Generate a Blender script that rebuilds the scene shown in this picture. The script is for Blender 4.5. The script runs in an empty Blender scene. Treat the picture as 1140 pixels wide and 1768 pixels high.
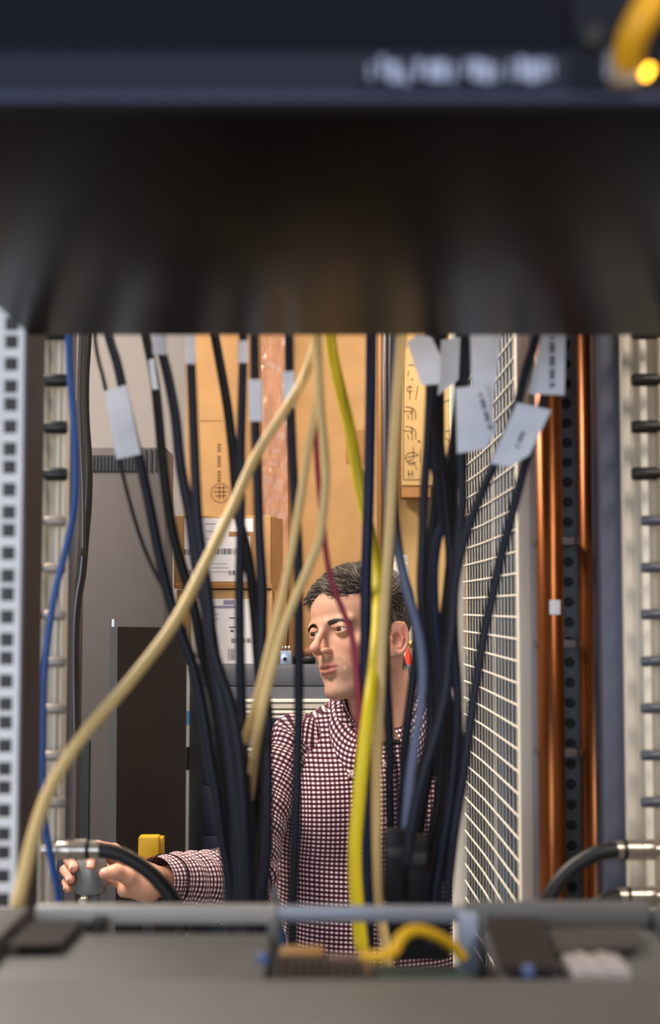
import bpy, bmesh, math, random
import numpy as np
from mathutils import Vector, Matrix
random.seed(7)
np.random.seed(7)
scene = bpy.context.scene
COL = scene.collection
PI = math.pi

# ------------------------------------------------------------------ camera
IMG_W, IMG_H = 1140.0, 1768.0
FPX = 50.0 / 24.0 * IMG_W            # 50 mm lens on a 24 mm wide portrait frame
HORIZON = 1050.0
CAM_Z = 1.62
PITCH = math.atan((HORIZON - IMG_H / 2) / FPX)
cam_data = bpy.data.cameras.new('camera')
cam_data.sensor_fit = 'HORIZONTAL'
cam_data.sensor_width = 24.0
cam_data.lens = 50.0
cam_data.clip_start = 0.02
cam_data.dof.use_dof = True
cam_data.dof.focus_distance = 2.3
cam_data.dof.aperture_fstop = 5.6
cam = bpy.data.objects.new('camera', cam_data)
COL.objects.link(cam)
cam.location = (0, 0, CAM_Z)
cam.rotation_euler = (PI / 2 + PITCH, 0, 0)
scene.camera = cam

# ------------------------------------------------------------------ world and light
world = bpy.data.worlds.new('world')
scene.world = world
world.use_nodes = True
world.node_tree.nodes['Background'].inputs[0].default_value = (0.55, 0.62, 0.8, 1)
world.node_tree.nodes['Background'].inputs[1].default_value = 0.10

def area_light(name, loc, rot, sx, sy, power, color):
    l = bpy.data.lights.new(name, 'AREA')
    l.shape = 'RECTANGLE'; l.size = sx; l.size_y = sy
    l.energy = power; l.color = color
    o = bpy.data.objects.new(name, l); COL.objects.link(o)
    o.location = loc; o.rotation_euler = rot
    return o

CEIL_Z = 3.1
WARM = (1.0, 0.88, 0.76)
CEILING_PANELS = [(-1.15, 1.75, 80), (0.55, 2.75, 28), (-0.9, 3.45, 12), (1.05, -0.3, 40)]
for (lx, ly, pw) in CEILING_PANELS:
    area_light('ceiling_light_lamp', (lx, ly, CEIL_Z - 0.09), (0, 0, 0), 0.58, 1.16, pw, WARM)
# daylight through the window in the wall behind the camera
area_light('window_daylight', (-1.0, -2.1, 1.75), (PI / 2, 0, 0), 2.2, 1.3, 66, (0.76, 0.86, 1.0))

vs = scene.view_settings
vs.view_transform = 'Standard'
vs.look = 'None'
vs.gamma = 1.0
vs.use_curve_mapping = False
vs.exposure = 0.08

# ------------------------------------------------------------------ helpers
def P(px, py, Y):
    """the point at world depth Y that the lens draws at this place of the photograph"""
    x = (px - IMG_W / 2) / FPX
    y = -(py - IMG_H / 2) / FPX
    t = Y / (math.cos(PITCH) - y * math.sin(PITCH))
    return Vector((t * x, Y, CAM_Z + t * (y * math.cos(PITCH) + math.sin(PITCH))))

def srgb(r, g, b):
    f = lambda c: (c / 255 / 12.92) if c / 255 <= 0.04045 else ((c / 255 + 0.055) / 1.055) ** 2.4
    return (f(r), f(g), f(b), 1.0)

def mat(name, color, rough=0.5, metal=0.0, var=0.0, scale=30.0, bump=0.0, bscale=200.0, spec=0.5, stretch=None, coat=0.0):
    m = bpy.data.materials.new(name); m.use_nodes = True
    nt = m.node_tree; b = nt.nodes['Principled BSDF']
    b.inputs['Base Color'].default_value = color
    b.inputs['Roughness'].default_value = rough
    b.inputs['Metallic'].default_value = metal
    b.inputs['Specular IOR Level'].default_value = spec
    b.inputs['Coat Weight'].default_value = coat
    if var or bump:
        tc = nt.nodes.new('ShaderNodeTexCoord'); mp = nt.nodes.new('ShaderNodeMapping')
        nt.links.new(tc.outputs['Object'], mp.inputs[0])
        if stretch: mp.inputs['Scale'].default_value = stretch
    if var:
        n = nt.nodes.new('ShaderNodeTexNoise'); n.inputs['Scale'].default_value = scale; n.inputs['Detail'].default_value = 5
        nt.links.new(mp.outputs[0], n.inputs['Vector'])
        r = nt.nodes.new('ShaderNodeMapRange'); r.inputs['From Min'].default_value = .3; r.inputs['From Max'].default_value = .7
        r.inputs['To Min'].default_value = 1 - var; r.inputs['To Max'].default_value = 1 + var
        nt.links.new(n.outputs['Fac'], r.inputs['Value'])
        mx = nt.nodes.new('ShaderNodeVectorMath'); mx.operation = 'SCALE'
        mx.inputs[0].default_value = color[:3]
        nt.links.new(r.outputs[0], mx.inputs['Scale']); nt.links.new(mx.outputs[0], b.inputs['Base Color'])
    if bump:
        n2 = nt.nodes.new('ShaderNodeTexNoise'); n2.inputs['Scale'].default_value = bscale; n2.inputs['Detail'].default_value = 4
        nt.links.new(mp.outputs[0], n2.inputs['Vector'])
        bp = nt.nodes.new('ShaderNodeBump'); bp.inputs['Strength'].default_value = bump; bp.inputs['Distance'].default_value = 0.002
        nt.links.new(n2.outputs['Fac'], bp.inputs['Height']); nt.links.new(bp.outputs[0], b.inputs['Normal'])
    return m

def emit(name, color, strength):
    m = bpy.data.materials.new(name); m.use_nodes = True
    b = m.node_tree.nodes['Principled BSDF']
    b.inputs['Base Color'].default_value = color
    b.inputs['Emission Color'].default_value = color
    b.inputs['Emission Strength'].default_value = strength
    return m

def mesh(name, verts, faces, material=None, parent=None, smooth=False, auto=None):
    me = bpy.data.meshes.new(name)
    me.from_pydata([tuple(v) for v in verts], [], faces)
    me.validate(); me.update()
    o = bpy.data.objects.new(name, me)
    return link(o, material, parent, smooth, auto)

def link(o, material=None, parent=None, smooth=False, auto=None):
    COL.objects.link(o)
    if material: o.data.materials.append(material)
    if parent: o.parent = parent
    if smooth or auto:
        o.data.shade_smooth()
        if auto: o.data.set_sharp_from_angle(angle=math.radians(auto))
    return o

def tag(o, label=None, cat=None, group=None, kind=None):
    if label: o['label'] = label
    if cat: o['category'] = cat
    if group: o['group'] = group
    if kind: o['kind'] = kind
    return o

def thing(name, label, cat, group=None, loc=(0, 0, 0)):
    o = bpy.data.objects.new(name, None); COL.objects.link(o)
    o.empty_display_size = 0.05; o.location = loc
    return tag(o, label, cat, group)

class MB:
    """collects shapes for ONE mesh object"""
    def __init__(s): s.v = []; s.f = []
    def add(s, v, f):
        k = len(s.v); s.v += [tuple(p) for p in v]; s.f += [tuple(i + k for i in q) for q in f]; return s
    def box(s, lo, hi, bevel=0.0, mx=None):
        bm = bmesh.new(); bmesh.ops.create_cube(bm, size=1)
        lo = Vector(lo); hi = Vector(hi)
        for v in bm.verts: v.co = Vector([lo[i] + (v.co[i] + .5) * (hi[i] - lo[i]) for i in range(3)])
        if bevel: bmesh.ops.bevel(bm, geom=bm.edges[:], offset=bevel, segments=2, affect='EDGES', profile=.5)
        if mx is not None: bm.transform(mx)
        bm.verts.index_update()
        s.add([v.co[:] for v in bm.verts], [[v.index for v in f.verts] for f in bm.faces]); bm.free(); return s
    def tube(s, pts, rad, n=12, cap=True, flat=None):
        pts = [Vector(p) for p in pts]; m = len(pts)
        if not hasattr(rad, '__len__'): rad = [rad] * m
        V = []; F = []; ref = None
        for i, p in enumerate(pts):
            t = (pts[min(i + 1, m - 1)] - pts[max(i - 1, 0)]).normalized()
            if ref is None: ref = t.cross(Vector((0, 1, 0.013))).normalized()
            a = (ref - t * ref.dot(t)).normalized(); ref = a; b = t.cross(a)
            for k in range(n):
                w = 2 * PI * k / n
                V.append(p + a * math.cos(w) * rad[i] + b * math.sin(w) * rad[i] * (flat or 1))
        for i in range(m - 1):
            for k in range(n):
                k2 = (k + 1) % n
                F.append((i * n + k, i * n + k2, (i + 1) * n + k2, (i + 1) * n + k))
        if cap: F.append(tuple(reversed(range(n)))); F.append(tuple((m - 1) * n + k for k in range(n)))
        return s.add(V, F)
    def lathe(s, prof, n=24, mx=None):
        V = []; F = []
        for (r, z) in prof:
            for k in range(n): V.append(Vector((r * math.cos(2 * PI * k / n), r * math.sin(2 * PI * k / n), z)))
        for i in range(len(prof) - 1):
            for k in range(n):
                k2 = (k + 1) % n; F.append((i * n + k, i * n + k2, (i + 1) * n + k2, (i + 1) * n + k))
        F.append(tuple(reversed(range(n)))); F.append(tuple((len(prof) - 1) * n + k for k in range(n)))
        if mx is not None: V = [mx @ v for v in V]
        return s.add(V, F)
    def prism(s, poly, axis, lo, hi):
        """polygon in the two other axes, extruded along axis"""
        n = len(poly); V = []
        for h in (lo, hi):
            for (a, b) in poly:
                q = [a, b]; q.insert(axis, h); V.append(q)
        F = [tuple(range(n)), tuple(range(n, 2 * n))] + [(i, (i + 1) % n, n + (i + 1) % n, n + i) for i in range(n)]
        return s.add(V, F)
    def build(s, name, material=None, parent=None, smooth=False, auto=None):
        me = bpy.data.meshes.new(name); me.from_pydata(s.v, [], s.f); me.validate()
        bm = bmesh.new(); bm.from_mesh(me); bmesh.ops.recalc_face_normals(bm, faces=bm.faces); bm.to_mesh(me); bm.free()
        return link(bpy.data.objects.new(name, me), material, parent, smooth, auto)

def spline(pts, sub=8):
    """Catmull-Rom through points of any dimension"""
    p = [np.array(q, float) for q in pts]
    p = [2 * p[0] - p[1]] + p + [2 * p[-1] - p[-2]]
    out = []
    for i in range(1, len(p) - 2):
        for k in range(sub):
            t = k / sub
            out.append(.5 * ((2 * p[i]) + (-p[i - 1] + p[i + 1]) * t + (2 * p[i - 1] - 5 * p[i] + 4 * p[i + 1] - p[i + 2]) * t * t + (-p[i - 1] + 3 * p[i] - 3 * p[i + 1] + p[i + 2]) * t ** 3))
    out.append(p[-2]); return out

def copy_tree(o, parent=None):
    c = o.copy(); COL.objects.link(c); c.parent = parent
    for ch in list(o.children): copy_tree(ch, c)
    return c

def smoothstep(a, b, x):
    t = np.clip((x - a) / (b - a), 0, 1); return t * t * (3 - 2 * t)

# signed distance shapes and a mesher (surface nets) for the figure
def sd_ell(p, c, r):
    q = [(p[i] - c[i]) / r[i] for i in range(3)]
    k0 = np.sqrt(q[0] ** 2 + q[1] ** 2 + q[2] ** 2) + 1e-9
    k1 = np.sqrt((q[0] / r[0]) ** 2 + (q[1] / r[1]) ** 2 + (q[2] / r[2]) ** 2) + 1e-9
    return k0 * (k0 - 1) / k1
def sd_cap(p, a, b, ra, rb):
    a = np.array(a, np.float32); b = np.array(b, np.float32); ba = b - a; L = float(ba @ ba) + 1e-9
    h = np.clip(((p[0] - a[0]) * ba[0] + (p[1] - a[1]) * ba[1] + (p[2] - a[2]) * ba[2]) / L, 0, 1)
    return np.sqrt((p[0] - a[0] - h * ba[0]) ** 2 + (p[1] - a[1] - h * ba[1]) ** 2 + (p[2] - a[2] - h * ba[2]) ** 2) - (ra + (rb - ra) * h)
def smin(a, b, k):
    h = np.maximum(k - np.abs(a - b), 0) / k
    return np.minimum(a, b) - h * h * k * .25
def smax(a, b, k): return -smin(-a, -b, k)

def surface_nets(f, lo, hi, h):
    ax = [np.arange(lo[i], hi[i] + h, h, dtype=np.float32) for i in range(3)]
    G = np.meshgrid(*ax, indexing='ij')
    D = f(G).astype(np.float32)
    S = D < 0
    n = np.array(D.shape)
    cnt = np.zeros(n - 1, np.int8)
    for dx in (0, 1):
        for dy in (0, 1):
            for dz in (0, 1):
                cnt += S[dx:n[0] - 1 + dx, dy:n[1] - 1 + dy, dz:n[2] - 1 + dz]
    act = np.argwhere((cnt > 0) & (cnt < 8))
    idx = -np.ones(n - 1, np.int64); idx[tuple(act.T)] = np.arange(len(act))
    acc = np.zeros((len(act), 3)); w = np.zeros(len(act))
    cs = [(a, b, c) for a in (0, 1) for b in (0, 1) for c in (0, 1)]
    for i, a in enumerate(cs):
        for b in cs[i + 1:]:
            d = np.subtract(b, a)
            if np.abs(d).sum() != 1: continue
            A = act + a; B = act + b
            da = D[tuple(A.T)]; db = D[tuple(B.T)]
            m = (da < 0) != (db < 0)
            t = np.where(m, da / np.where(m, da - db, 1), 0)
            acc += np.where(m[:, None], np.array(a) + t[:, None] * d, 0); w += m
    V = (act + acc / w[:, None]) * h + np.array(lo)
    F = []
    for axis in range(3):
        sl0 = [slice(None)] * 3; sl1 = [slice(None)] * 3
        sl0[axis] = slice(0, -1); sl1[axis] = slice(1, None)
        s0 = S[tuple(sl0)]; s1 = S[tuple(sl1)]
        e = np.argwhere(s0 != s1)
        u, v = [(1, 2), (2, 0), (0, 1)][axis]
        ok = (e[:, u] > 0) & (e[:, v] > 0) & (e[:, u] < n[u] - 1) & (e[:, v] < n[v] - 1)
        e = e[ok]; ins = s0[tuple(e.T)]
        du = np.zeros(3, int); du[u] = 1; dv = np.zeros(3, int); dv[v] = 1
        q = np.stack([idx[tuple((e - du - dv).T)], idx[tuple((e - dv).T)], idx[tuple(e.T)], idx[tuple((e - du).T)]], 1)
        q[~ins] = q[~ins][:, ::-1]
        F.append(q)
    return V, np.concatenate(F)

def np_mesh(name, V, F, material=None, parent=None, smooth=True, color=None, uv=None, mats=None):
    me = bpy.data.meshes.new(name)
    nf = len(F); k = F.shape[1]
    me.vertices.add(len(V)); me.vertices.foreach_set('co', np.asarray(V, np.float32).ravel())
    me.loops.add(nf * k); me.loops.foreach_set('vertex_index', F.astype(np.int32).ravel())
    me.polygons.add(nf); me.polygons.foreach_set('loop_start', np.arange(nf, dtype=np.int32) * k)
    me.polygons.foreach_set('loop_total', np.full(nf, k, np.int32))
    me.update(calc_edges=True); me.validate()
    if color is not None:
        a = me.color_attributes.new('Col', 'FLOAT_COLOR', 'POINT')
        c = np.ones((len(V), 4), np.float32); c[:, :3] = color; a.data.foreach_set('color', c.ravel())
    if uv is not None:
        l = me.uv_layers.new(name='UVMap'); l.data.foreach_set('uv', np.asarray(uv, np.float32)[F.ravel()].ravel())
    return link(bpy.data.objects.new(name, me), material, parent, smooth)

def wob(p, seed, freq, n=5):
    """smooth pseudo noise from a few random waves"""
    r = np.random.RandomState(seed); out = 0
    for i in range(n):
        d = r.normal(size=3); d = d / np.linalg.norm(d) * freq * r.uniform(.6, 1.6)
        out = out + np.sin(p[0] * d[0] + p[1] * d[1] + p[2] * d[2] + r.uniform(0, 6.28))
    return out / n
# ------------------------------------------------------------------ the room
M_WALL = mat('wall_paint', srgb(168, 163, 160), .9, var=.04, scale=6)
M_FLOOR = mat('floor_concrete', srgb(120, 116, 112), .6, var=.12, scale=9)
M_CEIL = mat('ceiling_tile', srgb(205, 203, 198), .95)
RX, RY0, RY1 = 3.0, -2.3, 4.35
def struct(name, mb, m): return tag(mb.build(name, m), kind='structure')
struct('floor', MB().box((-RX, RY0, -.1), (RX, RY1, 0)), M_FLOOR)
struct('ceiling', MB().box((-RX, RY0, CEIL_Z), (RX, RY1, CEIL_Z + .1)), M_CEIL)
struct('wall_back', MB().box((-RX, RY1, 0), (RX, RY1 + .1, CEIL_Z)), M_WALL)
struct('wall_left', MB().box((-RX - .1, RY0, 0), (-RX, RY1, CEIL_Z)), M_WALL)
struct('wall_right', MB().box((RX, RY0, 0), (RX + .1, RY1, CEIL_Z)), M_WALL)
wf = MB()
for lo_, hi_ in (((-RX, RY0 - .1, 0), (RX, RY0, 1.05)), ((-RX, RY0 - .1, 2.45), (RX, RY0, CEIL_Z)), ((-RX, RY0 - .1, 1.05), (-2.15, RY0, 2.45)), ((.15, RY0 - .1, 1.05), (RX, RY0, 2.45))): wf.box(lo_, hi_)
struct('wall_front', wf, M_WALL)
M_WFRAME = mat('window_frame', srgb(225, 225, 225), .4)
wn = MB()
for x0, x1, z0, z1 in ((-2.15, -2.09, 1.05, 2.45), (.09, .15, 1.05, 2.45), (-2.15, .15, 1.05, 1.11), (-2.15, .15, 2.39, 2.45), (-1.03, -.97, 1.05, 2.45)): wn.box((x0, RY0 - .08, z0), (x1, RY0 - .02, z1))
struct('window_1', wn, M_WFRAME)
struct('baseboard_back', MB().box((-RX, RY1 - .015, 0), (RX, RY1, .1)), M_WFRAME)
M_LAMP = emit('lamp_diffuser', (1, .93, .84, 1), 2.2)
M_LAMPF = mat('lamp_frame', srgb(220, 220, 220), .4)
where = ['over the aisle left of the person', 'over the tool cabinet', 'over the tall cardboard boxes', 'over the aisle right of the rack']
for (lx, ly, pw), w_ in zip(CEILING_PANELS, where):
    t = thing('ceiling_light', 'square-edged white ceiling light panel ' + w_, 'ceiling light', 'ceiling light panels')
    f = MB()
    for x0, x1, y0, y1 in ((-.31, -.29, -.6, .6), (.29, .31, -.6, .6), (-.31, .31, -.6, -.58), (-.31, .31, .58, .6)): f.box((lx + x0, ly + y0, CEIL_Z - .07), (lx + x1, ly + y1, CEIL_Z))
    f.build('frame', M_LAMPF, t)
    MB().box((lx - .29, ly - .58, CEIL_Z - .06), (lx + .29, ly + .58, CEIL_Z - .05)).build('diffuser', M_LAMP, t)
# ------------------------------------------------------------------ the rack
M_POST = mat('galvanised_post', srgb(224, 222, 222), .5, .05, var=.06, scale=40)
M_BROWN = mat('brown_post_side', srgb(74, 64, 62), .5, .2)
M_BLACK = mat('black_plastic', srgb(14, 14, 15), .45)
M_DGREY = mat('dark_grey_metal', srgb(40, 40, 44), .45, .3)
M_GREY = mat('grey_chassis', srgb(88, 87, 87), .55, .05, var=.05, scale=25)
M_LGREY = mat('light_grey_aluminium', srgb(214, 203, 186), .5, .05)
M_WHITE = mat('white_powder_coat', srgb(242, 232, 216), .5)
M_BLUEGREY = mat('blue_grey_panel', srgb(84, 88, 104), .5, .05)
M_STEEL = mat('polished_steel', srgb(170, 162, 152), .28, .85)

def perforated(name, x0, x1, hx, zs, size, y, th, m, parent, z0, z1, round_=False):
    """a vertical sheet facing the camera with a column of real holes"""
    n = 16 if round_ else 4
    V = []; F = []
    edges = [z0] + [(a + b) / 2 for a, b in zip(zs[:-1], zs[1:])] + [z1]
    for i, z in enumerate(zs):
        lo_, hi_ = edges[i], edges[i + 1]; k = len(V)
        for yy in (y, y + th):
            for j in range(n):
                w = 2 * PI * (j + .5) / n
                c, s = math.cos(w), math.sin(w)
                q = 1 / max(abs(c), abs(s))
                V.append((x0 + (x1 - x0) * (c * q + 1) / 2, yy, lo_ + (hi_ - lo_) * (s * q + 1) / 2))
            for j in range(n):
                w = 2 * PI * (j + .5) / n; c, s = math.cos(w), math.sin(w)
                q = 1 if round_ else 1 / max(abs(c), abs(s))
                V.append((hx + c * q * size / 2, yy, z + s * q * size / 2))
        for j in range(n):
            j2 = (j + 1) % n
            F.append((k + j, k + j2, k + n + j2, k + n + j))
            F.append((k + 2 * n + j2, k + 2 * n + j, k + 3 * n + j, k + 3 * n + j2))
            F.append((k + n + j, k + n + j2, k + 3 * n + j2, k + 3 * n + j))
    return mesh(name, V, F, m, parent)

rack = thing('server_rack', 'open equipment rack with pale square-hole front post and brown post side', 'rack', loc=(0.019, 1.1, 0))
def rackpart(mb, name, m, **k):
    o = mb.build(name, m, rack, **k); o.matrix_parent_inverse = Matrix.Translation((-.019, -1.1, 0)); return o
U = .04445
zc = P(16, 736.5, .96).z
XP0 = P(37, 900, .96).x
for side in (0, 1):
    xi = XP0 if side == 0 else -XP0 + .038
    sg = -1 if side == 0 else 1
    zs = sorted(zc + k * U + o for k in range(-14, 6) for o in (-.015875, 0, .015875))
    hx = xi + sg * .0090
    a, b = sorted((xi, xi + sg * .030))
    o = perforated('front_post', a, b, hx, zs, .0095, .96, .0022, M_POST, rack, zs[0] - .03, zs[-1] + .03)
    o.matrix_parent_inverse = Matrix.Translation((-.019, -1.1, 0))
    rackpart(MB().box((a, .96, 0), (b, .9622, zs[0] - .03)).box((a, .96, zs[-1] + .03), (b, .9622, 2.15)), 'post_plate', M_POST)
    rackpart(MB().box((min(xi, xi - sg * .002), .9605, 0), (max(xi, xi - sg * .002), 1.025, 2.15)), 'post_side', M_BROWN)
    rackpart(MB().box((min(xi + sg * .0025, xi + sg * .03), 1.015, 0), (max(xi + sg * .0025, xi + sg * .03), 1.02, 2.15)), 'post_back', M_BLACK)
# right rear column: blue-grey sheet, dark strip with round holes
xa, xb = P(1040, 1050, 1.36).x, P(1092, 1050, 1.36).x
rackpart(MB().box((xa, 1.36, 0), (xb, 1.42, 2.15), .002), 'rear_column', M_BLUEGREY)
xs0, xs1 = P(966, 1050, 1.47).x, P(1006, 1050, 1.47).x
pz = P(985, 1050, 1.47).z; st = 34.5 / FPX * 1.47
zs = [pz + (k + .3) * st for k in range(-24, 24)]
M_STRIP = mat('dark_strip', srgb(84, 90, 96), .45, .4)
o = perforated('perforated_strip', xs0, xs1, (xs0 + xs1) / 2 - .002, zs, .0115, 1.47, .002, M_STRIP, rack, zs[0] - st / 2, zs[-1] + st / 2, True)
o.matrix_parent_inverse = Matrix.Translation((-.019, -1.1, 0))
rackpart(MB().box((xs0 - .03, 1.49, .3), (xs1 + .06, 1.50, 2.15)), 'strip_backing', M_BLACK)
# left rear column, dark, beyond the aluminium rail
xl0, xl1 = P(117, 1050, 2.3).x, P(136, 1050, 2.3).x
rackpart(MB().box((xl0, 2.3, 0), (xl1, 2.34, P(125, 690, 2.3).z), .001), 'rear_column', mat('dark_brown_column', srgb(66, 56, 52), .5))
rackpart(MB().box((P(104, 1050, 2.3).x, 2.3, 0), (P(117, 1050, 2.3).x, 2.34, P(110, 690, 2.3).z), .001), 'rear_column_edge', mat('slate_edge', srgb(38, 41, 46), .5))
rackpart(MB().box((-.26, .9, 0), (.30, 1.55, .09)), 'base_frame', M_DGREY)
rackpart(MB().box((-.26, .96, 2.13), (.30, 1.42, 2.16)), 'top_frame', M_DGREY)

# coolant manifolds: an extruded rail with a ladder of nozzles
def manifold(side):
    lbl = 'light aluminium rail with black-capped and grey nozzles, left of the hanging cables' if side < 0 else 'light aluminium rail with black-capped and grey nozzles, right of the copper pipes'
    t = thing('coolant_manifold', lbl, 'manifold', 'coolant manifolds')
    Y = 1.32
    if side < 0: strips = [(58, 76, M_LGREY, 1.33), (76, 92, M_LGREY, 1.345), (92, 99, M_LGREY, 1.338), (99, 108, M_WHITE, 1.345), (108, 118, M_BLUEGREY, 1.37)]
    else: strips = [(1080, 1094, M_LGREY, 1.345), (1094, 1111, M_LGREY, 1.352), (1111, 1123, M_WHITE, 1.340), (1123, 1146, M_LGREY, 1.352), (1146, 1175, M_LGREY, 1.33)]
    for a, b, m_, yy in strips:
        MB().box((P(a, 1050, yy).x, yy, P(100, 1476, yy).z if (side < 0 and b > 98) else .2), (P(b, 1050, yy).x + .0004, yy + .03, 2.1), .0012).build('rail', m_, t, auto=40)
    pitch = 81.0
    for k in range(14):
        py = (575 if side > 0 else 576) + pitch * k
        capped = k < 4
        if (1400 < py): continue
        m_ = M_BLACK if capped else (mat_noz_r if side > 0 else mat_noz_l)
        if side < 0: a, b = 66, (116 if capped else 113)
        else: a, b = 1152, (1092 if capped else 1108)
        pa = P(a, py, Y - .006); pb = P(b, py, Y - .006)
        r = (11.5 if capped else 9) / FPX * Y
        L = abs(pb.x - pa.x); d = 1 if pb.x > pa.x else -1
        mx = Matrix.Translation(pa) @ Matrix.Rotation(d * PI / 2, 4, 'Y')
        nz = MB().lathe([(r * .8, 0), (r * .8, L * .16), (r * .62, L * .18), (r * .62, L * .25), (r * .95, L * .27), (r, L * .32), (r, L * .93), (r * .85, L), (.0001, L)], 18, mx).build('nozzle_cap' if capped else 'nozzle', m_, t, auto=35)
    return t
mat_noz_l = mat('nozzle_warm_grey', srgb(150, 140, 132), .4, .3)
mat_noz_r = mat('nozzle_dark_grey', srgb(84, 88, 98), .4, .3)
man_l = manifold(-1); man_r = manifold(1)

M_RUBBER = mat('black_rubber', srgb(16, 16, 18), .5)
def hose(label, fit_a, fit_b, y, path, Y, short=False):
    t = thing('coolant_hose', label, 'hose', 'coolant hoses')
    pa = P(fit_a, y, Y); pb = P(fit_b, y, Y); d = 1 if pb.x > pa.x else -1; L = abs(pb.x - pa.x)
    mx = Matrix.Translation(pa) @ Matrix.Rotation(d * PI / 2, 4, 'Y'); r = 13.5 / FPX * Y
    MB().lathe([(r * .6, 0), (r * .6, L * .08), (r * .8, L * .09), (r * .8, L * .26), (r * 1.2, L * .28), (r * 1.3, L * .31), (r * 1.3, L * .50), (r * 1.2, L * .51), (r * 1.2, L * .54), (r * 1.3, L * .55), (r * 1.3, L * .77), (.0001, L * .77)], 20, mx).build('coupling', M_STEEL, t, auto=35)
    MB().lathe([(r * 1.22, L * .78), (r * 1.22, L * .82), (.0001, L * .82)], 20, mx).build('seal_ring', M_BLACK, t, auto=35)
    MB().lathe([(r * 1.0, L * .82), (r * 1.12, L * .84), (r * 1.12, L), (r * .9, L * 1.02), (.0001, L * 1.02)], 20, mx).build('ferrule', M_STEEL, t, auto=35)
    if path:
        sp = spline([tuple(P(*q)) for q in path], 8)
        MB().tube(sp, r * .98, 16).build('hose_tube', M_RUBBER, t, True)
    return t
hose('black rubber hose with steel coupling curving down beside the hand', 72, 172, 1467, [(165, 1467, 1.31), (205, 1474, 1.31), (245, 1496, 1.31), (275, 1522, 1.31), (302, 1560, 1.31), (318, 1610, 1.31)], 1.31)
hose('black rubber hose with steel coupling curving down in front of the copper pipes', 1158, 1060, 1467, [(1066, 1467, 1.30), (1030, 1474, 1.30), (990, 1498, 1.30), (962, 1528, 1.30), (946, 1560, 1.30), (938, 1610, 1.30)], 1.31)
hose('lower black hose coupling half hidden behind the chassis rim', 1158, 1068, 1548, [(1072, 1548, 1.30), (1040, 1558, 1.30), (1000, 1590, 1.30), (980, 1650, 1.30)], 1.31)

# copper pipes
def copper_material():
    m = mat('aged_copper', srgb(124, 68, 28), .28, .75, var=.6, scale=14, stretch=(3.5, 3.5, .35))
    return m
M_COPPER = copper_material()
for (a, b, Yp, lbl) in ((927, 973, 1.40, 'aged copper pipe nearest the white mesh panel, with a small white sticker'), (1000, 1050, 1.42, 'aged copper pipe next to the blue-grey column')):
    c = P((a + b) / 2, 1050, Yp); r = (b - a) / 2 / FPX * Yp
    t = thing('copper_pipe', lbl, 'pipe', 'copper pipes', loc=(c.x, c.y, 0))
    z1 = 2.45
    MB().lathe([(r, .02), (r, z1)], 28).build('pipe', M_COPPER, t, True)
    for pz_ in (P(960, 935, Yp).z, P(960, 1112, Yp).z, P(960, 1300, Yp).z):
        MB().box((-r * 1.04, -.004, pz_ - .004), (r * 1.9 if a < 980 else r * 1.04, .020, pz_ + .004), .001).build('clip', M_BROWN, t)
    if a < 980:
        s0 = P(949, 1036, Yp - r); s1 = P(968, 1061, Yp - r)
        V = []; F = []
        for i in range(7):
            w = math.asin(max(-1, min(1, (s0.x - c.x + (s1.x - s0.x) * i / 6) / r)))
            for zz in (s0.z, s1.z): V.append((math.sin(w) * (r + .0006), -math.cos(w) * (r + .0006), zz))
        for i in range(6): F.append((2 * i, 2 * i + 2, 2 * i + 3, 2 * i + 1))
        mesh('sticker', V, F, mat('paper_sticker', srgb(205, 205, 212), .6), t, True)

# white mesh panel in front of a slatted coil
pan = thing('mesh_panel', 'tall white framed wire mesh panel standing beside the copper pipes', 'mesh panel')
near_e = Vector((P(903, 1050, 1.45).x, 1.45)); bend_e = Vector((P(836, 1050, 1.79).x, 1.79)); far_e = Vector((P(803, 1050, 1.985).x, 1.985))
def along(s):
    l1 = (bend_e - near_e).length; l2 = (far_e - bend_e).length
    if s < l1: return near_e.lerp(bend_e, s / l1)
    return bend_e.lerp(far_e, (s - l1) / l2)
LEN = (bend_e - near_e).length + (far_e - bend_e).length
M_WIRE = mat('white_wire', srgb(232, 226, 214), .45)
ZB, ZT = .95, 2.25
# stiles and rails
x0, x1 = P(892, 1050, 1.45).x, P(914, 1050, 1.45).x
MB().box((x0, 1.435, .02), (x1, 1.452, ZT + .03), .0015).build('stile', M_WHITE, pan, auto=40)
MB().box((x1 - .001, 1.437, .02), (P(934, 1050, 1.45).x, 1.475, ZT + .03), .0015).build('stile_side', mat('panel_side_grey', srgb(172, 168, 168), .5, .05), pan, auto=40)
fx0, fx1 = P(779, 1050, 2.0).x, P(804, 1050, 2.0).x
MB().box((fx0, 1.99, .02), (fx1, 2.005, ZT + .03), .0015).build('stile', M_WHITE, pan, auto=40)
for z in (ZB - .02, ZT):
    MB().tube([(*along(s), z) for s in np.linspace(0, LEN, 9)], .010, 8).build('rail', M_WHITE, pan, True)
first = None
nv = 19
for i in range(1, nv):
    p = along(LEN * i / nv)
    if first is None:
        first = MB().tube([(0, 0, ZB), (0, 0, ZT)], .00055, 6).build('wire', M_WIRE, pan, True); first.location = (p.x, p.y, 0)
    else:
        c = first.copy(); COL.objects.link(c); c.parent = pan; c.location = (p.x, p.y, 0)
first = None
hp = 38.5 / FPX * 1.45
z = ZB + .01
zz0 = P(893, 1066, 1.45).z
kmin = int((ZB - zz0) / hp); kmax = int((ZT - zz0) / hp)
for k in range(kmin, kmax + 1):
    if first is None:
        pts_ = [along(LEN * i / 24) for i in range(25)]
        first = MB().tube([(q.x - .0018, q.y, 0) for q in pts_], .0013, 6).build('wire', M_WIRE, pan, True); first.location = (0, 0, zz0 + k * hp)
    else:
        c = first.copy(); COL.objects.link(c); c.parent = pan; c.location = (0, 0, zz0 + k * hp)
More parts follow.
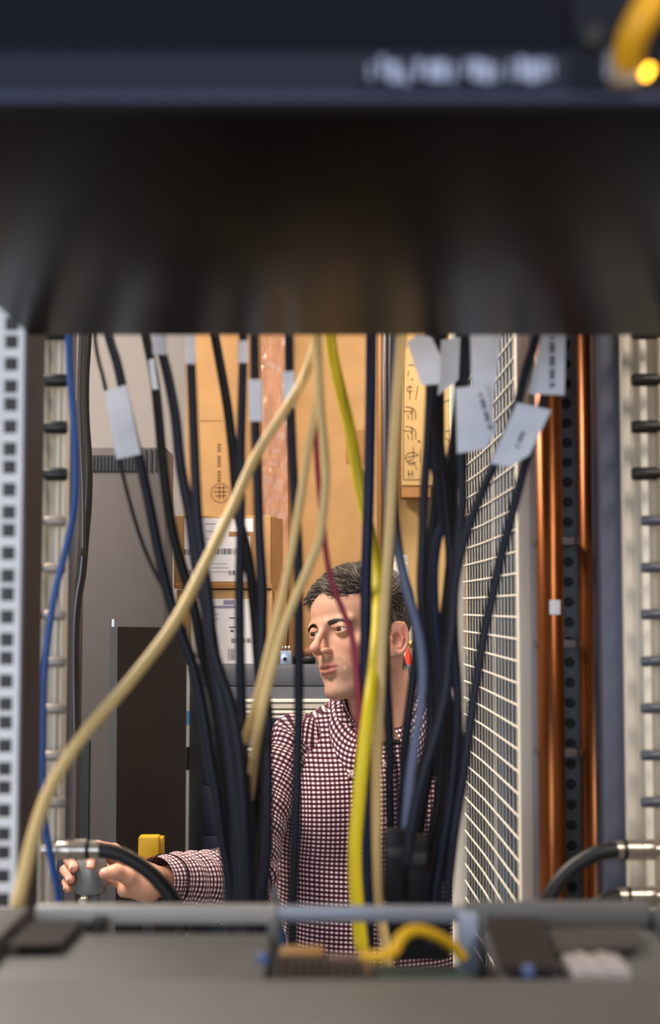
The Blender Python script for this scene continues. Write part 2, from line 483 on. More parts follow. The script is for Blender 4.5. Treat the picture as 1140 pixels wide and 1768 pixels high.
# the coil behind the mesh
coil = thing('cooling_coil', 'blue-grey slatted cooling coil seen through the white wire mesh', 'cooling coil')
M_COIL = mat('coil_slate', srgb(48, 56, 66), .5, .0, var=.2, scale=20, stretch=(1, 30, .4))
M_COIL2 = mat('coil_blue', srgb(36, 70, 98), .4, .0, var=.2, scale=20)
M_COIL3 = mat('coil_bright', srgb(150, 152, 156), .35, .2)
nb = 16
for i in range(nb):
    a = along(LEN * (i + .12) / nb); b = along(LEN * (i + .88) / nb)
    off_ = .014
    m_ = M_COIL3 if i == 10 else (M_COIL2 if i in (3, 5, 7, 8) else M_COIL)
    MB().prism([(a.x + off_, a.y), (b.x + off_, b.y), (b.x + off_ + .006, b.y), (a.x + off_ + .006, a.y)], 2, ZB, ZT).build('slat', m_, coil)
MB().prism([(near_e.x + .026, near_e.y + .03), (bend_e.x + .026, bend_e.y), (far_e.x + .004, far_e.y - .004), (far_e.x + .075, far_e.y), (near_e.x + .060, near_e.y + .03)], 2, .0, ZT).build('casing', mat('coil_casing', srgb(24, 28, 34), .6), coil)
# ------------------------------------------------------------------ the upper server, seen from below
Z_UP = CAM_Z + (HORIZON - 185) / FPX * .52
M_UNDER = mat('black_glossy_underside', srgb(9, 8, 8), .34, .0, spec=.07)
M_NAVY = mat('navy_bezel', srgb(9, 14, 27), .6, .0, spec=.08)
M_LIP = mat('bezel_lip', srgb(38, 40, 53), .6, .0, spec=.08)
up = thing('upper_server', 'black rack server with navy front bezel, overhead and close to the camera', 'server')
XL, XR = -.21, .249
MB().box((XL, .513, Z_UP), (XR, .947, Z_UP + .13), .0015).build('chassis', M_UNDER, up, auto=40)
bez_r = P(985, 100, .505).x
MB().box((XL, .505, P(500, 95, .505).z), (bez_r, .5128, Z_UP + .13), .002).build('bezel', M_NAVY, up, auto=40)
MB().prism([(.503, P(500, 95, .505).z), (.5045, P(500, 172, .505).z), (.508, Z_UP - .0005), (.5128, Z_UP - .0005), (.5128, P(500, 95, .505).z)], 0, XL, bez_r).build('bezel_lip', M_LIP, up)
MB().box((XL, .5025, P(500, 178, .505).z), (XR, .510, P(500, 164, .505).z), .001).build('trim_strip', mat('trim_violet_grey', srgb(60, 64, 86), .6, .0, spec=.1), up)
M_MARK = mat('printed_white', srgb(140, 150, 178), .6)
for (px, py, w, h) in ((640, 128, 5, 20), (660, 118, 7, 26), (680, 128, 16, 26), (700, 138, 8, 16), (722, 122, 9, 24), (745, 126, 12, 24), (762, 126, 14, 26), (782, 130, 6, 22), (805, 120, 5, 18), (822, 124, 14, 26), (838, 128, 14, 26), (856, 130, 6, 20), (882, 126, 5, 24), (900, 122, 10, 28), (918, 127, 15, 28), (936, 124, 8, 26), (950, 122, 5, 20)):
    a = P(px - w * .62, py + h * .66, .503); b = P(px + w * .62, py - h * .66, .503)
    MB().box((a.x, .5005, a.z), (b.x, .503, b.z)).build('printed_mark', M_MARK, up)
# right end: ear with thumb screw and a lit indicator
MB().box((bez_r + .001, .509, Z_UP), (XR, .5128, Z_UP + .13), .001).build('ear', mat('ear_dark', srgb(26, 28, 40), .6, spec=.1), up, auto=40)
c = P(1021, 72, .512); mx = Matrix.Translation(c) @ Matrix.Rotation(PI / 2, 4, 'X')
MB().lathe([(.0055, -.002), (.0055, .004), (.004, .006), (.0001, .006)], 18, mx).build('thumb_screw', M_BLACK, up, auto=35)
c = P(1075, 118, .508); MB().box((c.x - .007, .505, c.z - .005), (c.x + .007, .515, c.z + .006), .001).build('port', mat('port_grey', srgb(130, 130, 140), .4, .4), up, auto=40)
c = P(1122, 118, .502); mx = Matrix.Translation(c) @ Matrix.Rotation(PI / 2, 4, 'X')
MB().lathe([(.0014, -.01), (.0014, .0), (.0009, .0007), (.0001, .001)], 14, mx).build('indicator_light', emit('amber_led', (1, .45, .02, 1), 9), up, True)
t = thing('fibre_cable', 'thick yellow fibre cable plugged in at the top right corner', 'cable')
sp = spline([tuple(P(*q)) for q in ((1082, 112, .50), (1090, 72, .492), (1106, 36, .488), (1130, -10, .488), (1150, -70, .49))], 8)
MB().tube(sp, .0058, 14).build('jacket', mat('yellow_jacket', srgb(222, 158, 8), .5), t, True)
c = P(1080, 122, .50); MB().box((c.x - .005, .497, c.z - .006), (c.x + .005, .507, c.z + .004), .001).build('plug', mat('plug_tan', srgb(150, 128, 104), .5), t)

# ------------------------------------------------------------------ the lower server, an opened chassis close to the camera
Z_LO = CAM_Z - (1553 - HORIZON) / FPX * .86
low = thing('lower_server', 'opened grey server chassis across the bottom, with rear rim bar', 'server')
def lowpart(mb, name, m, **k): return mb.build(name, m, low, **k)
X0, X1 = -.20, .245
lowpart(MB().box((X0, .36, Z_LO - .012), (X1, .700, Z_LO - .002), .002), 'front_cover', M_GREY, auto=40)
def X(px, Y): return (px - 570) / FPX * Y
lowpart(MB().box((X0, .702, Z_LO - .020), (X(466, .80), .840, Z_LO - .012), .0015), 'rear_cover', M_GREY, auto=40)
lowpart(MB().box((X(838, .80), .702, Z_LO - .016), (X1, .835, Z_LO - .010), .0015), 'rear_cover', M_GREY, auto=40)
lowpart(MB().box((X0 + .02, .852, Z_LO - .010), (X(480, .86), .862, Z_LO + .001), .002), 'rim_bar', mat('rim_light_grey', srgb(168, 163, 158), .5, .1), auto=40)
lowpart(MB().box((X(480, .86), .852, Z_LO - .009), (X(800, .86), .861, Z_LO + .0005), .002), 'rim_bar', mat('rim_blue_grey', srgb(134, 138, 150), .45, .3), auto=40)
lowpart(MB().box((X(800, .86), .848, Z_LO - .013), (X(1108, .86), .862, Z_LO + .003), .002), 'rim_bar', M_GREY, auto=40)
lowpart(MB().box((X(786, .85), .838, Z_LO - .040), (X(818, .85), .850, Z_LO - .001), .001), 'rim_post', mat('post_pale_blue', srgb(140, 150, 172), .5, .1), auto=40)
lowpart(MB().box((X(822, .85), .840, Z_LO - .040), (X(834, .85), .850, Z_LO - .002), .001), 'rim_post', M_GREY, auto=40)
lowpart(MB().box((X(466, .85), .835, Z_LO - .040), (X(486, .85), .850, Z_LO - .006), .001), 'rim_post', M_GREY, auto=40)
lowpart(MB().box((X0, .678, Z_LO - .044), (X1, .862, Z_LO - .036), .001), 'chassis_floor', M_DGREY)
lowpart(MB().box((X(1108, .86), .70, Z_LO - .04), (X(1150, .86), .862, Z_LO - .002), .002), 'side_wall', mat('side_dark_slate', srgb(70, 76, 80), .5), auto=40)
lowpart(MB().box((X(-20, .86), .70, Z_LO - .03), (X(60, .86), .862, Z_LO - .001), .002), 'side_wall', M_GREY, auto=40)
lowpart(MB().box((X0, .36, Z_LO - .13), (X1, .372, Z_LO - .012), .002), 'front_panel', M_GREY, auto=40)
# two flat dark brown four-sided pieces lying on the rear covers
M_DARKPLATE = mat('plate_dark_brown', srgb(38, 31, 30), .6, spec=.2)
def plate(name, corners, th, m, parent):
    V = [P(*q) for q in corners]; V = V + [v - Vector((0, 0, th)) for v in V]; n = len(corners)
    F = [tuple(range(n)), tuple(reversed(range(n, 2 * n)))] + [(i, (i + 1) % n, n + (i + 1) % n, n + i) for i in range(n)]
    mb = MB(); mb.add(V, F); return mb.build(name, m, parent)
def on_cover(px, py, dz):                       # depth at which a sight line meets the height Z_LO + dz
    return (CAM_Z - (Z_LO + dz)) * FPX / (py - HORIZON)
def cover_plate(name, pts, dz, th, m):
    return plate(name, [(px, py, on_cover(px, py, dz)) for px, py in pts], th, m, low)
cover_plate('dark_plate', [(842, 1586), (934, 1586), (968, 1672), (866, 1668)], -.006, .004, M_DARKPLATE)
cover_plate('dark_plate', [(56, 1592), (142, 1590), (104, 1630), (10, 1632)], -.010, .002, M_DARKPLATE)
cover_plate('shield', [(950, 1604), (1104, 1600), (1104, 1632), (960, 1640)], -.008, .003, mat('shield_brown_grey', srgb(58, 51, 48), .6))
# pale connector, circuit board, heat sink
a = P(966, 1676, .70)
mb = MB()
for i in range(5):
    xx = X(968 + i * 19, .74); mb.box((xx, .715, Z_LO - .012), (xx + .0058, .75, Z_LO - .002 + .0012 * (i % 2)), .0008)
lowpart(mb, 'connector_block', mat('pale_connector', srgb(160, 152, 152), .55), auto=40)
lowpart(MB().box((X(630, .75), .70, Z_LO - .030), (X(826, .75), .80, Z_LO - .0235)), 'circuit_board', mat('board_green', srgb(20, 46, 41), .5))
for i in range(6):
    xx = X(640 + i * 30, .73); lowpart(MB().box((xx, .705, Z_LO - .0235), (xx + .005, .712, Z_LO - .018 - .001 * (i % 3)), .0004), 'chip', mat('chip', srgb(96, 116, 104), .5) if i == 0 else bpy.data.materials['chip'])
M_HEAT = mat('brown_heat_sink', srgb(44, 34, 28), .6, .0)
for i in range(11):
    xx = X(478 + i * 14.5, .76); lowpart(MB().box((xx, .735, Z_LO - .036), (xx + .0022, .80, Z_LO - .0135), .0003), 'heat_sink_fin', M_HEAT)
lowpart(MB().box((X(484, .80), .795, Z_LO - .03), (X(560, .80), .815, Z_LO - .0128), .002), 'capacitor_bank', mat('amber_component', srgb(150, 108, 54), .5), auto=40)
lowpart(MB().box((X(560, .80), .79, Z_LO - .03), (X(640, .80), .81, Z_LO - .0165), .002), 'terminal_block', mat('tan_component', srgb(150, 112, 92), .5), auto=40)
M_BLUEDOT = mat('blue_release', srgb(70, 92, 140), .5)
for px, py in ((454, 1650), (912, 1671)):
    d = on_cover(px, py, -.003); c = P(px, py, d)
    lowpart(MB().lathe([(.0030, -.004), (.0030, 0), (.002, .0012), (.0001, .002)], 16, Matrix.Translation(c)), 'release_button', M_BLUEDOT, auto=35)
c = P(172, 1572, .85); lowpart(MB().box((c.x - .004, .84, Z_LO - .014), (c.x + .004, .86, Z_LO - .004), .001), 'latch', M_BLACK)
t = thing('jumper_wire', 'short thick yellow jumper wire arching over the green circuit board', 'cable')
sp = spline([tuple(P(*q)) for q in ((622, 1650, .735), (650, 1652, .735), (678, 1644, .74), (692, 1620, .75), (715, 1606, .76), (745, 1612, .77), (780, 1632, .785), (800, 1655, .79))], 8)
MB().tube(sp, .0032, 12).build('insulation', mat('mustard_insulation', srgb(205, 160, 20), .45), t, True)
# ------------------------------------------------------------------ cables hanging behind the servers
M_CORD = mat('navy_power_cord', srgb(10, 16, 35), .48, var=.15, scale=40, spec=.35)
M_CORDB = mat('blue_power_cord', srgb(10, 25, 60), .48, spec=.35)
M_CORDK = mat('black_power_cord', srgb(9, 10, 16), .5, spec=.3)
M_BEIGE = mat('beige_cable', srgb(222, 190, 128), .5)
M_YELLOW = mat('yellow_cable', srgb(236, 210, 20), .45)
M_RED = mat('crimson_cable', srgb(150, 22, 56), .4)
M_SLATE = mat('slate_blue_cable', srgb(92, 102, 132), .45)
M_GREYC = mat('grey_thin_cable', srgb(110, 106, 106), .5)
M_BLUEC = mat('blue_patch_cable', srgb(10, 72, 148), .35)
M_PAPER = mat('paper_label', srgb(226, 230, 242), .55, var=.06, scale=60)
M_INK = mat('label_ink', srgb(52, 54, 66), .7)

def cable(label, pts, w, Y, m, name='power_cable', part='jacket', group='cables hanging behind the servers', cat='cable', sub=6, flat=None):
    """pts: (px, py[, depth]); w: width in photograph pixels (number or first/last)"""
    t = thing(name, label, cat, group)
    P4 = []
    n = len(pts)
    for i, q in enumerate(pts):
        yy = q[2] if len(q) > 2 else (Y if not isinstance(Y, tuple) else Y[0] + (Y[1] - Y[0]) * i / (n - 1))
        ww = w if not isinstance(w, tuple) else w[0] + (w[1] - w[0]) * i / (n - 1)
        P4.append(tuple(P(q[0], q[1], yy)) + (ww / 2 / FPX * yy,))
    s = spline(P4, sub)
    MB().tube([q[:3] for q in s], [q[3] for q in s], 12).build(part, m, t, True)
    return t

def flag(parent, corners, Y, m=M_PAPER, marks=None, curl=.0):
    """a paper flag label folded round its cable"""
    n = len(corners)
    V = [P(q[0], q[1], Y - .0004 + curl * (q[0] - corners[0][0])) for q in corners]
    th = Vector((0, .0008, 0))
    mb = MB(); mb.add(V + [v + th for v in V], [tuple(range(n)), tuple(reversed(range(n, 2 * n)))] + [(i, n + i, n + (i + 1) % n, (i + 1) % n) for i in range(n)])
    o = mb.build('flag_label', m, parent)
    if marks:
        pm = MB()
        for (ax, ay, bx, by, w) in marks:
            a = P(ax, ay, Y - .0012); b = P(bx, by, Y - .0012); d = (b - a).normalized(); s = Vector((d.z, 0, -d.x)) * (w / 2 / FPX * Y)
            k = int((b - a).length / .0022)
            for i in range(k):
                if (i * 7 + 3) % 5 == 0: continue
                p0 = a + (b - a) * (i / k); p1 = a + (b - a) * ((i + .72) / k)
                pm.add([p0 - s, p1 - s, p1 + s, p0 + s], [(0, 1, 2, 3)])
        tag(pm.build('label_print', M_INK, o), kind='stuff')
    return o

# left fan of cords
c = cable('navy cord with a long tilted pale label, leftmost of the hanging power cords', [(176, 520), (188, 580), (203, 630), (216, 690), (232, 760), (243, 800), (258, 871), (274, 952), (291, 1026), (312, 1092), (334, 1153), (351, 1232), (363, 1306), (374, 1370), (384, 1447), (398, 1530), (404, 1640)], (16, 22), 1.20, M_CORD)
flag(c, [(180, 676), (218, 664), (243, 784), (201, 793)], 1.18, curl=.00005)
cable('thin grey cord joining the leftmost labelled navy power cord', [(160, 520), (166, 600), (180, 660), (196, 740), (208, 800), (225, 870), (245, 935), (264, 980), (284, 1020), (300, 1060)], 7, 1.215, M_CORDK)
c = cable('second navy power cord from the left, curving past the white box label', [(238, 520), (254, 590), (266, 650), (274, 720), (281, 800), (290, 870), (302, 935), (318, 990), (335, 1050), (351, 1134), (370, 1207), (380, 1281), (392, 1400), (402, 1500), (410, 1640)], (16, 21), 1.24, M_CORDK)
flag(c, [(256, 622), (266, 618), (273, 672), (263, 672)], 1.225)
c = cable('third navy power cord from the left, short grey label at its very top', [(268, 520), (276, 590), (290, 650), (303, 720), (312, 805), (328, 890), (340, 976), (357, 1050), (362, 1085), (372, 1158), (386, 1232), (398, 1306), (408, 1400), (414, 1500), (420, 1640)], (17, 24), 1.17, M_CORD)
flag(c, [(262, 572), (288, 572), (288, 612), (264, 612)], 1.155)
c = cable('bright navy power cord with grey label, before the cardboard beside the round stamp', [(325, 520), (328, 590), (332, 680), (335, 760), (338, 830), (342, 903), (352, 976), (362, 1050), (366, 1109), (380, 1163), (399, 1220), (414, 1306), (420, 1380), (424, 1460), (428, 1540), (432, 1640)], (17, 22), 1.13, M_CORD)
flag(c, [(319, 572), (337, 572), (337, 628), (320, 628)], 1.118)
cable('unlabelled black power cord slanting right past the round carton stamp', [(360, 520), (372, 585), (384, 650), (394, 710), (402, 780), (407, 841), (414, 900), (428, 960), (440, 1060), (446, 1140), (452, 1200), (458, 1300), (456, 1420), (448, 1540), (442, 1640)], (16, 20), 1.25, M_CORDK)
c = cable('navy power cord with small grey label just right of the round carton stamp', [(420, 520), (420, 610), (418, 690), (416, 780), (416, 903), (414, 1001), (414, 1075), (416, 1183), (420, 1281), (426, 1380), (432, 1480), (436, 1640)], (15, 19), 1.19, M_CORD)
flag(c, [(411, 588), (428, 588), (428, 626), (411, 626)], 1.175)
c = cable('navy power cord with a tall grey label, left of the packing tape', [(438, 520), (440, 620), (441, 730), (445, 829), (448, 927), (453, 1026), (452, 1085), (452, 1158), (463, 1232), (462, 1306), (463, 1350), (461, 1472), (453, 1545), (448, 1640)], (16, 20), 1.145, M_CORD)
flag(c, [(429, 655), (452, 655), (453, 727), (431, 727)], 1.13)
c = cable('straight navy power cord crossing the left shoulder of the gingham shirt', [(498, 520), (499, 600), (501, 700), (507, 830), (514, 930), (516, 1010), (516, 1095), (516, 1236), (514, 1290), (512, 1401), (507, 1522), (504, 1640)], (16, 18), 1.16, M_CORD)
flag(c, [(488, 642), (508, 640), (509, 704), (490, 694)], 1.148)
cable('long navy power cord running straight down in front of the face', [(642, 500), (641, 600), (640, 700), (637, 850), (634, 940), (632, 1025), (631, 1139), (630, 1220), (632, 1320), (635, 1401), (636, 1522), (638, 1640)], (19, 20), 1.22, M_CORDB)
# coloured leads
cable('long beige cable sweeping from top centre to the lower left corner', [(556, 520, 1.12), (547, 585, 1.11), (522, 658, 1.10), (488, 715, 1.09), (440, 792, 1.08), (400, 880, 1.06), (352, 978, 1.03), (298, 1080, 1.0), (220, 1182, .965), (150, 1262, .94), (92, 1350, .92), (62, 1430, .905), (40, 1520, .892), (22, 1600, .88), (10, 1660, .87)], (15, 26), 1.0, M_BEIGE, 'network_cable')
cable('upper of two crossing beige cables left of the face', [(540, 520), (546, 590), (549, 660), (545, 715), (535, 760), (525, 823), (511, 911), (490, 1018), (466, 1116), (446, 1200, 1.10), (434, 1245, 1.14), (418, 1300, 1.22), (409, 1380, 1.335), (413, 1447, 1.335), (415, 1530, 1.335), (418, 1640, 1.335)], (14, 16), 1.09, M_BEIGE, 'network_cable')
cable('lower of two crossing beige cables left of the face', [(548, 520), (550, 590), (553, 680), (559, 760), (563, 823), (557, 893), (549, 940), (518, 1015), (490, 1085), (463, 1183), (448, 1250, 1.08), (440, 1300, 1.14), (434, 1350, 1.22), (426, 1420, 1.355), (430, 1520, 1.36), (438, 1640, 1.36)], (14, 17), 1.07, M_BEIGE, 'network_cable')
cable('bright yellow cable snaking down in front of the shirt', [(568, 520, 1.26), (572, 590, 1.26), (584, 655, 1.26), (604, 740, 1.26), (620, 830, 1.26), (632, 890, 1.26), (646, 950, 1.25), (653, 1010, 1.23), (652, 1080, 1.19), (646, 1150, 1.14), (638, 1215, 1.11), (628, 1300), (618, 1400), (613, 1470), (616, 1550), (625, 1640)], (19, 24), 1.10, M_YELLOW, 'network_cable')
cable('thin crimson cable curving across the cheek', [(552, 500), (549, 600), (546, 720), (548, 800), (555, 880), (564, 960), (573, 1005), (590, 1049), (606, 1091), (614, 1139), (619, 1203), (620, 1255), (621, 1320), (618, 1400), (616, 1480)], (9, 13), 1.16, M_RED, 'network_cable')
cable('straight beige cable between the yellow cable and the ear', [(698, 520), (692, 600), (685, 700), (679, 800), (674, 900), (668, 990), (662, 1080), (656, 1200), (651, 1300), (650, 1400), (652, 1500), (656, 1570), (664, 1620), (672, 1680)], (18, 18), 1.13, M_BEIGE, 'network_cable')
cable('slate blue cable bowing past the ear and neck', [(690, 500), (684, 640), (676, 780), (674, 870), (682, 930), (702, 1015), (722, 1088), (730, 1158), (726, 1225), (716, 1288), (708, 1350), (700, 1440)], (14, 17), 1.15, M_SLATE, 'network_cable')
cable('blue patch cable looping down along the left aluminium rail', [(116, 500), (118, 580), (121, 650), (128, 740), (131, 830), (126, 890), (112, 955), (96, 1020), (84, 1090), (76, 1170), (74, 1260), (73, 1340), (76, 1410), (86, 1470), (98, 1530), (106, 1600)], 12, 1.24, M_BLUEC, 'network_cable')
# right fan
c = cable('navy power cord with folded pale label, leftmost of the right-hand cords', [(736, 520), (742, 600), (742, 680), (738, 771), (733, 845), (730, 930), (727, 1003), (730, 1058), (738, 1120), (744, 1200), (740, 1280), (722, 1350), (706, 1450)], (15, 18), 1.17, M_CORD)
flag(c, [(703, 590), (722, 578), (745, 582), (762, 616), (760, 663), (728, 665), (716, 630)], 1.155)
c = cable('dark cord with a greyish drooping label before the printed carton', [(770, 520), (764, 600), (754, 700), (759, 760), (766, 830), (772, 890), (778, 960), (776, 1060), (770, 1160), (764, 1280), (757, 1378), (744, 1450), (730, 1520)], (17, 20), 1.21, M_CORDK)
flag(c, [(762, 587), (795, 582), (792, 655), (756, 683)], 1.195, M_GREYPAPER if 'M_GREYPAPER' in globals() else M_PAPER)
cable('short bright blue cord crossing behind the right-hand bundle', [(746, 500), (742, 640), (744, 740), (750, 805), (762, 858), (764, 900), (755, 940), (750, 992), (752, 1060), (758, 1140), (764, 1240)], 15, 1.235, M_CORDB)
c = cable('navy cord under the widest pale label, in the middle of the right-hand bundle', [(800, 520), (806, 600), (800, 700), (797, 793), (799, 866), (792, 930), (784, 1010), (784, 1100), (790, 1200), (787, 1290), (778, 1380), (764, 1470), (750, 1560), (744, 1640)], (17, 19), 1.14, M_CORD)
flag(c, [(812, 576), (866, 580), (850, 716), (815, 672)], 1.137)
flag(c, [(787, 670), (838, 664), (858, 742), (838, 774), (790, 783)], 1.125, marks=[(830, 680, 848, 742, 7)])
c = cable('navy cord whose tilted label shows small dark print, before the white mesh', [(938, 520), (924, 590), (908, 640), (893, 700), (872, 760), (849, 812), (832, 850), (811, 905), (796, 955), (786, 1010), (782, 1077), (775, 1135), (770, 1193), (752, 1270), (730, 1340), (712, 1420), (700, 1500)], (16, 19), 1.10, M_CORD)
flag(c, [(893, 695), (952, 708), (914, 786), (880, 806), (848, 800)], 1.085, marks=[(893, 772, 906, 740, 7)])
flag(c, [(938, 566), (977, 566), (975, 682), (912, 680)], 1.12, marks=[(954, 582, 954, 670, 9)])
cable('navy cord slanting across the white wire mesh, rightmost of the cords', [(960, 560, 1.16), (938, 690, 1.15), (920, 760, 1.13), (906, 805), (894, 850), (880, 905), (862, 975), (848, 1040), (835, 1100), (822, 1180), (812, 1250), (800, 1340), (787, 1420), (777, 1500), (771, 1570), (768, 1640)], (16, 19), 1.13, M_CORD)
cable('thick black cord in the dark heart of the right-hand bundle', [(796, 500), (798, 640), (790, 740), (780, 810), (778, 880), (782, 950), (774, 1040), (764, 1120), (768, 1200), (776, 1280), (768, 1380), (756, 1460), (750, 1560), (750, 1640)], 24, 1.245, M_CORDK)
cable('black cord left of the dark heart of the right-hand bundle', [(762, 500), (758, 650), (758, 780), (752, 880), (744, 960), (742, 1060), (752, 1140), (756, 1220), (748, 1300), (732, 1380), (722, 1460)], 20, 1.265, M_CORDK)
cable('navy cord dropping behind the shirt collar button to the black plugs', [(700, 500), (690, 640), (680, 800), (672, 940), (666, 1080), (666, 1160), (671, 1240), (674, 1300), (673, 1360), (675, 1440), (680, 1500)], 17, 1.22, M_CORD)
cable('navy cord between the collar button and the slate blue cable', [(686, 500), (682, 700), (678, 850), (690, 960), (710, 1045), (720, 1110), (710, 1200), (700, 1280), (697, 1350), (694, 1427), (696, 1500)], 17, 1.24, M_CORD)
cable('blue cord right of the bundle, in front of the mesh frame', [(808, 500), (803, 700), (801, 830), (797, 900), (786, 990), (784, 1080), (790, 1180), (794, 1240), (793, 1300), (788, 1360), (776, 1430), (768, 1520)], 12, 1.20, M_CORDB)
for i, (lb, pts_, w) in enumerate((('black cord filling the gap left of the crossed beige cables', [(268, 520), (276, 590), (290, 650), (303, 720), (312, 805), (328, 890), (340, 976), (357, 1050), (362, 1085), (372, 1158), (384, 1240), (392, 1330), (396, 1420), (400, 1500), (406, 1640)], (12, 32)), ('black cord behind the lower left bundle, beside the forearm', [(325, 520), (328, 590), (332, 680), (335, 760), (338, 830), (342, 903), (352, 976), (362, 1050), (366, 1109), (380, 1163), (399, 1220), (412, 1300), (422, 1350), (430, 1420), (434, 1500), (436, 1640)], (10, 26)), ('black cord low in the bundle beside the blue plug end', [(438, 520), (440, 620), (441, 730), (445, 829), (448, 927), (453, 1026), (451, 1085), (451, 1158), (456, 1240), (452, 1330), (450, 1440), (450, 1540), (450, 1640)], (10, 30)))):
    cable(lb, pts_, w, 1.268 + .014 * i, M_CORDK)
# black plug block at the foot of the right-hand bundle
pb = thing('power_plug_block', 'black moulded power plugs at the foot of the right-hand cords', 'plug')
for j, (a, b, y0, y1, Yd) in enumerate(((664, 700, 1436, 1560, 1.12), (698, 740, 1446, 1570, 1.13), (668, 776, 1560, 1660, 1.16))):
    p0 = P(a, y1, Yd); p1 = P(b, y0, Yd)
    MB().box((p0.x, Yd, p0.z), (p1.x, Yd + .022, p1.z), .003).build('plug_body', M_CORDK, pb, auto=40)
    if j < 2:
        p0 = P(a + 4, y0 + 46, Yd); p1 = P(b - 4, y0 + 26, Yd)
        MB().box((p0.x, Yd - .003, p0.z), (p1.x, Yd + .002, p1.z), .001).build('plug_rib', mat('plug_rib_grey', srgb(46, 46, 48), .5), pb, auto=40)
# big black cable and its lighter twin left of the label cords
cable('thick black cable with pale printing hanging behind the left rail', [(150, 480), (150, 580), (146, 650), (146, 720), (151, 800), (150, 870), (145, 930), (140, 990), (132, 1040), (128, 1120), (130, 1300)], (17, 20), 2.26, mat('black_glossy_cable', srgb(40, 36, 35), .25))
cable('thin black cable in front of the thick printed one behind the left rail', [(141, 480), (140, 580), (137, 680), (139, 760), (143, 860), (143, 960)], 9, 2.22, mat('dark_glossy_cable', srgb(70, 66, 64), .2, .3))
# ------------------------------------------------------------------ the person
person = thing('person', 'dark-haired person in burgundy and white gingham shirt reaching to a grey coupling', 'person')

def skin_material():
    m = bpy.data.materials.new('skin'); m.use_nodes = True
    nt = m.node_tree; b = nt.nodes['Principled BSDF']
    a = nt.nodes.new('ShaderNodeVertexColor'); a.layer_name = 'Col'
    nt.links.new(a.outputs['Color'], b.inputs['Base Color'])
    b.inputs['Roughness'].default_value = .46
    b.inputs['Specular IOR Level'].default_value = .42
    b.inputs['Subsurface Weight'].default_value = .12
    b.inputs['Subsurface Radius'].default_value = (1, .35, .2)
    b.inputs['Subsurface Scale'].default_value = .006
    tc = nt.nodes.new('ShaderNodeTexCoord'); n = nt.nodes.new('ShaderNodeTexNoise')
    n.inputs['Scale'].default_value = 700; n.inputs['Detail'].default_value = 3
    nt.links.new(tc.outputs['Object'], n.inputs['Vector'])
    bp = nt.nodes.new('ShaderNodeBump'); bp.inputs['Strength'].default_value = .25; bp.inputs['Distance'].default_value = .0006
    nt.links.new(n.outputs['Fac'], bp.inputs['Height']); nt.links.new(bp.outputs[0], b.inputs['Normal'])
    return m
M_SKIN = skin_material()
SKIN = np.array(srgb(208, 158, 132)[:3])

# head frame in centimetres: x = his right, y = forward, z = up, z 0 at the eyes
HEAD_ROT = Matrix.Rotation(math.radians(-46), 4, 'Z') @ Matrix.Rotation(PI, 4, 'Z') @ Matrix.Rotation(math.radians(9), 4, 'Y') @ Matrix.Rotation(math.radians(0), 4, 'X')
eye_target = P(585, 1086, 2.335)
HEAD = HEAD_ROT @ Matrix.Scale(.0101, 4)
HEAD = Matrix.Translation(eye_target - (HEAD @ Vector((-3.2, 8.5, 0)))) @ HEAD
HEADN = np.array(HEAD)
def to_world(V, M=HEADN): return V @ M[:3, :3].T + M[:3, 3]

EYE = (3.2, 7.32, 0.0); EYE_R = 1.25
LIP_U = [(-2.5, 7.5, -6.1), (-1.3, 9.0, -5.87), (-.45, 9.62, -5.67), (0, 9.62, -5.75), (.45, 9.62, -5.67), (1.3, 9.0, -5.87), (2.5, 7.5, -6.1)]
LIP_L = [(-2.4, 7.5, -6.25), (-1.2, 8.95, -6.72), (0, 9.4, -6.87), (1.2, 8.95, -6.72), (2.4, 7.5, -6.25)]
def chain(p, pts, radii, k=.25):
    d = None
    for i in range(len(pts) - 1):
        c = sd_cap(p, pts[i], pts[i + 1], radii[i], radii[i + 1])
        d = c if d is None else smin(d, c, k)
    return d

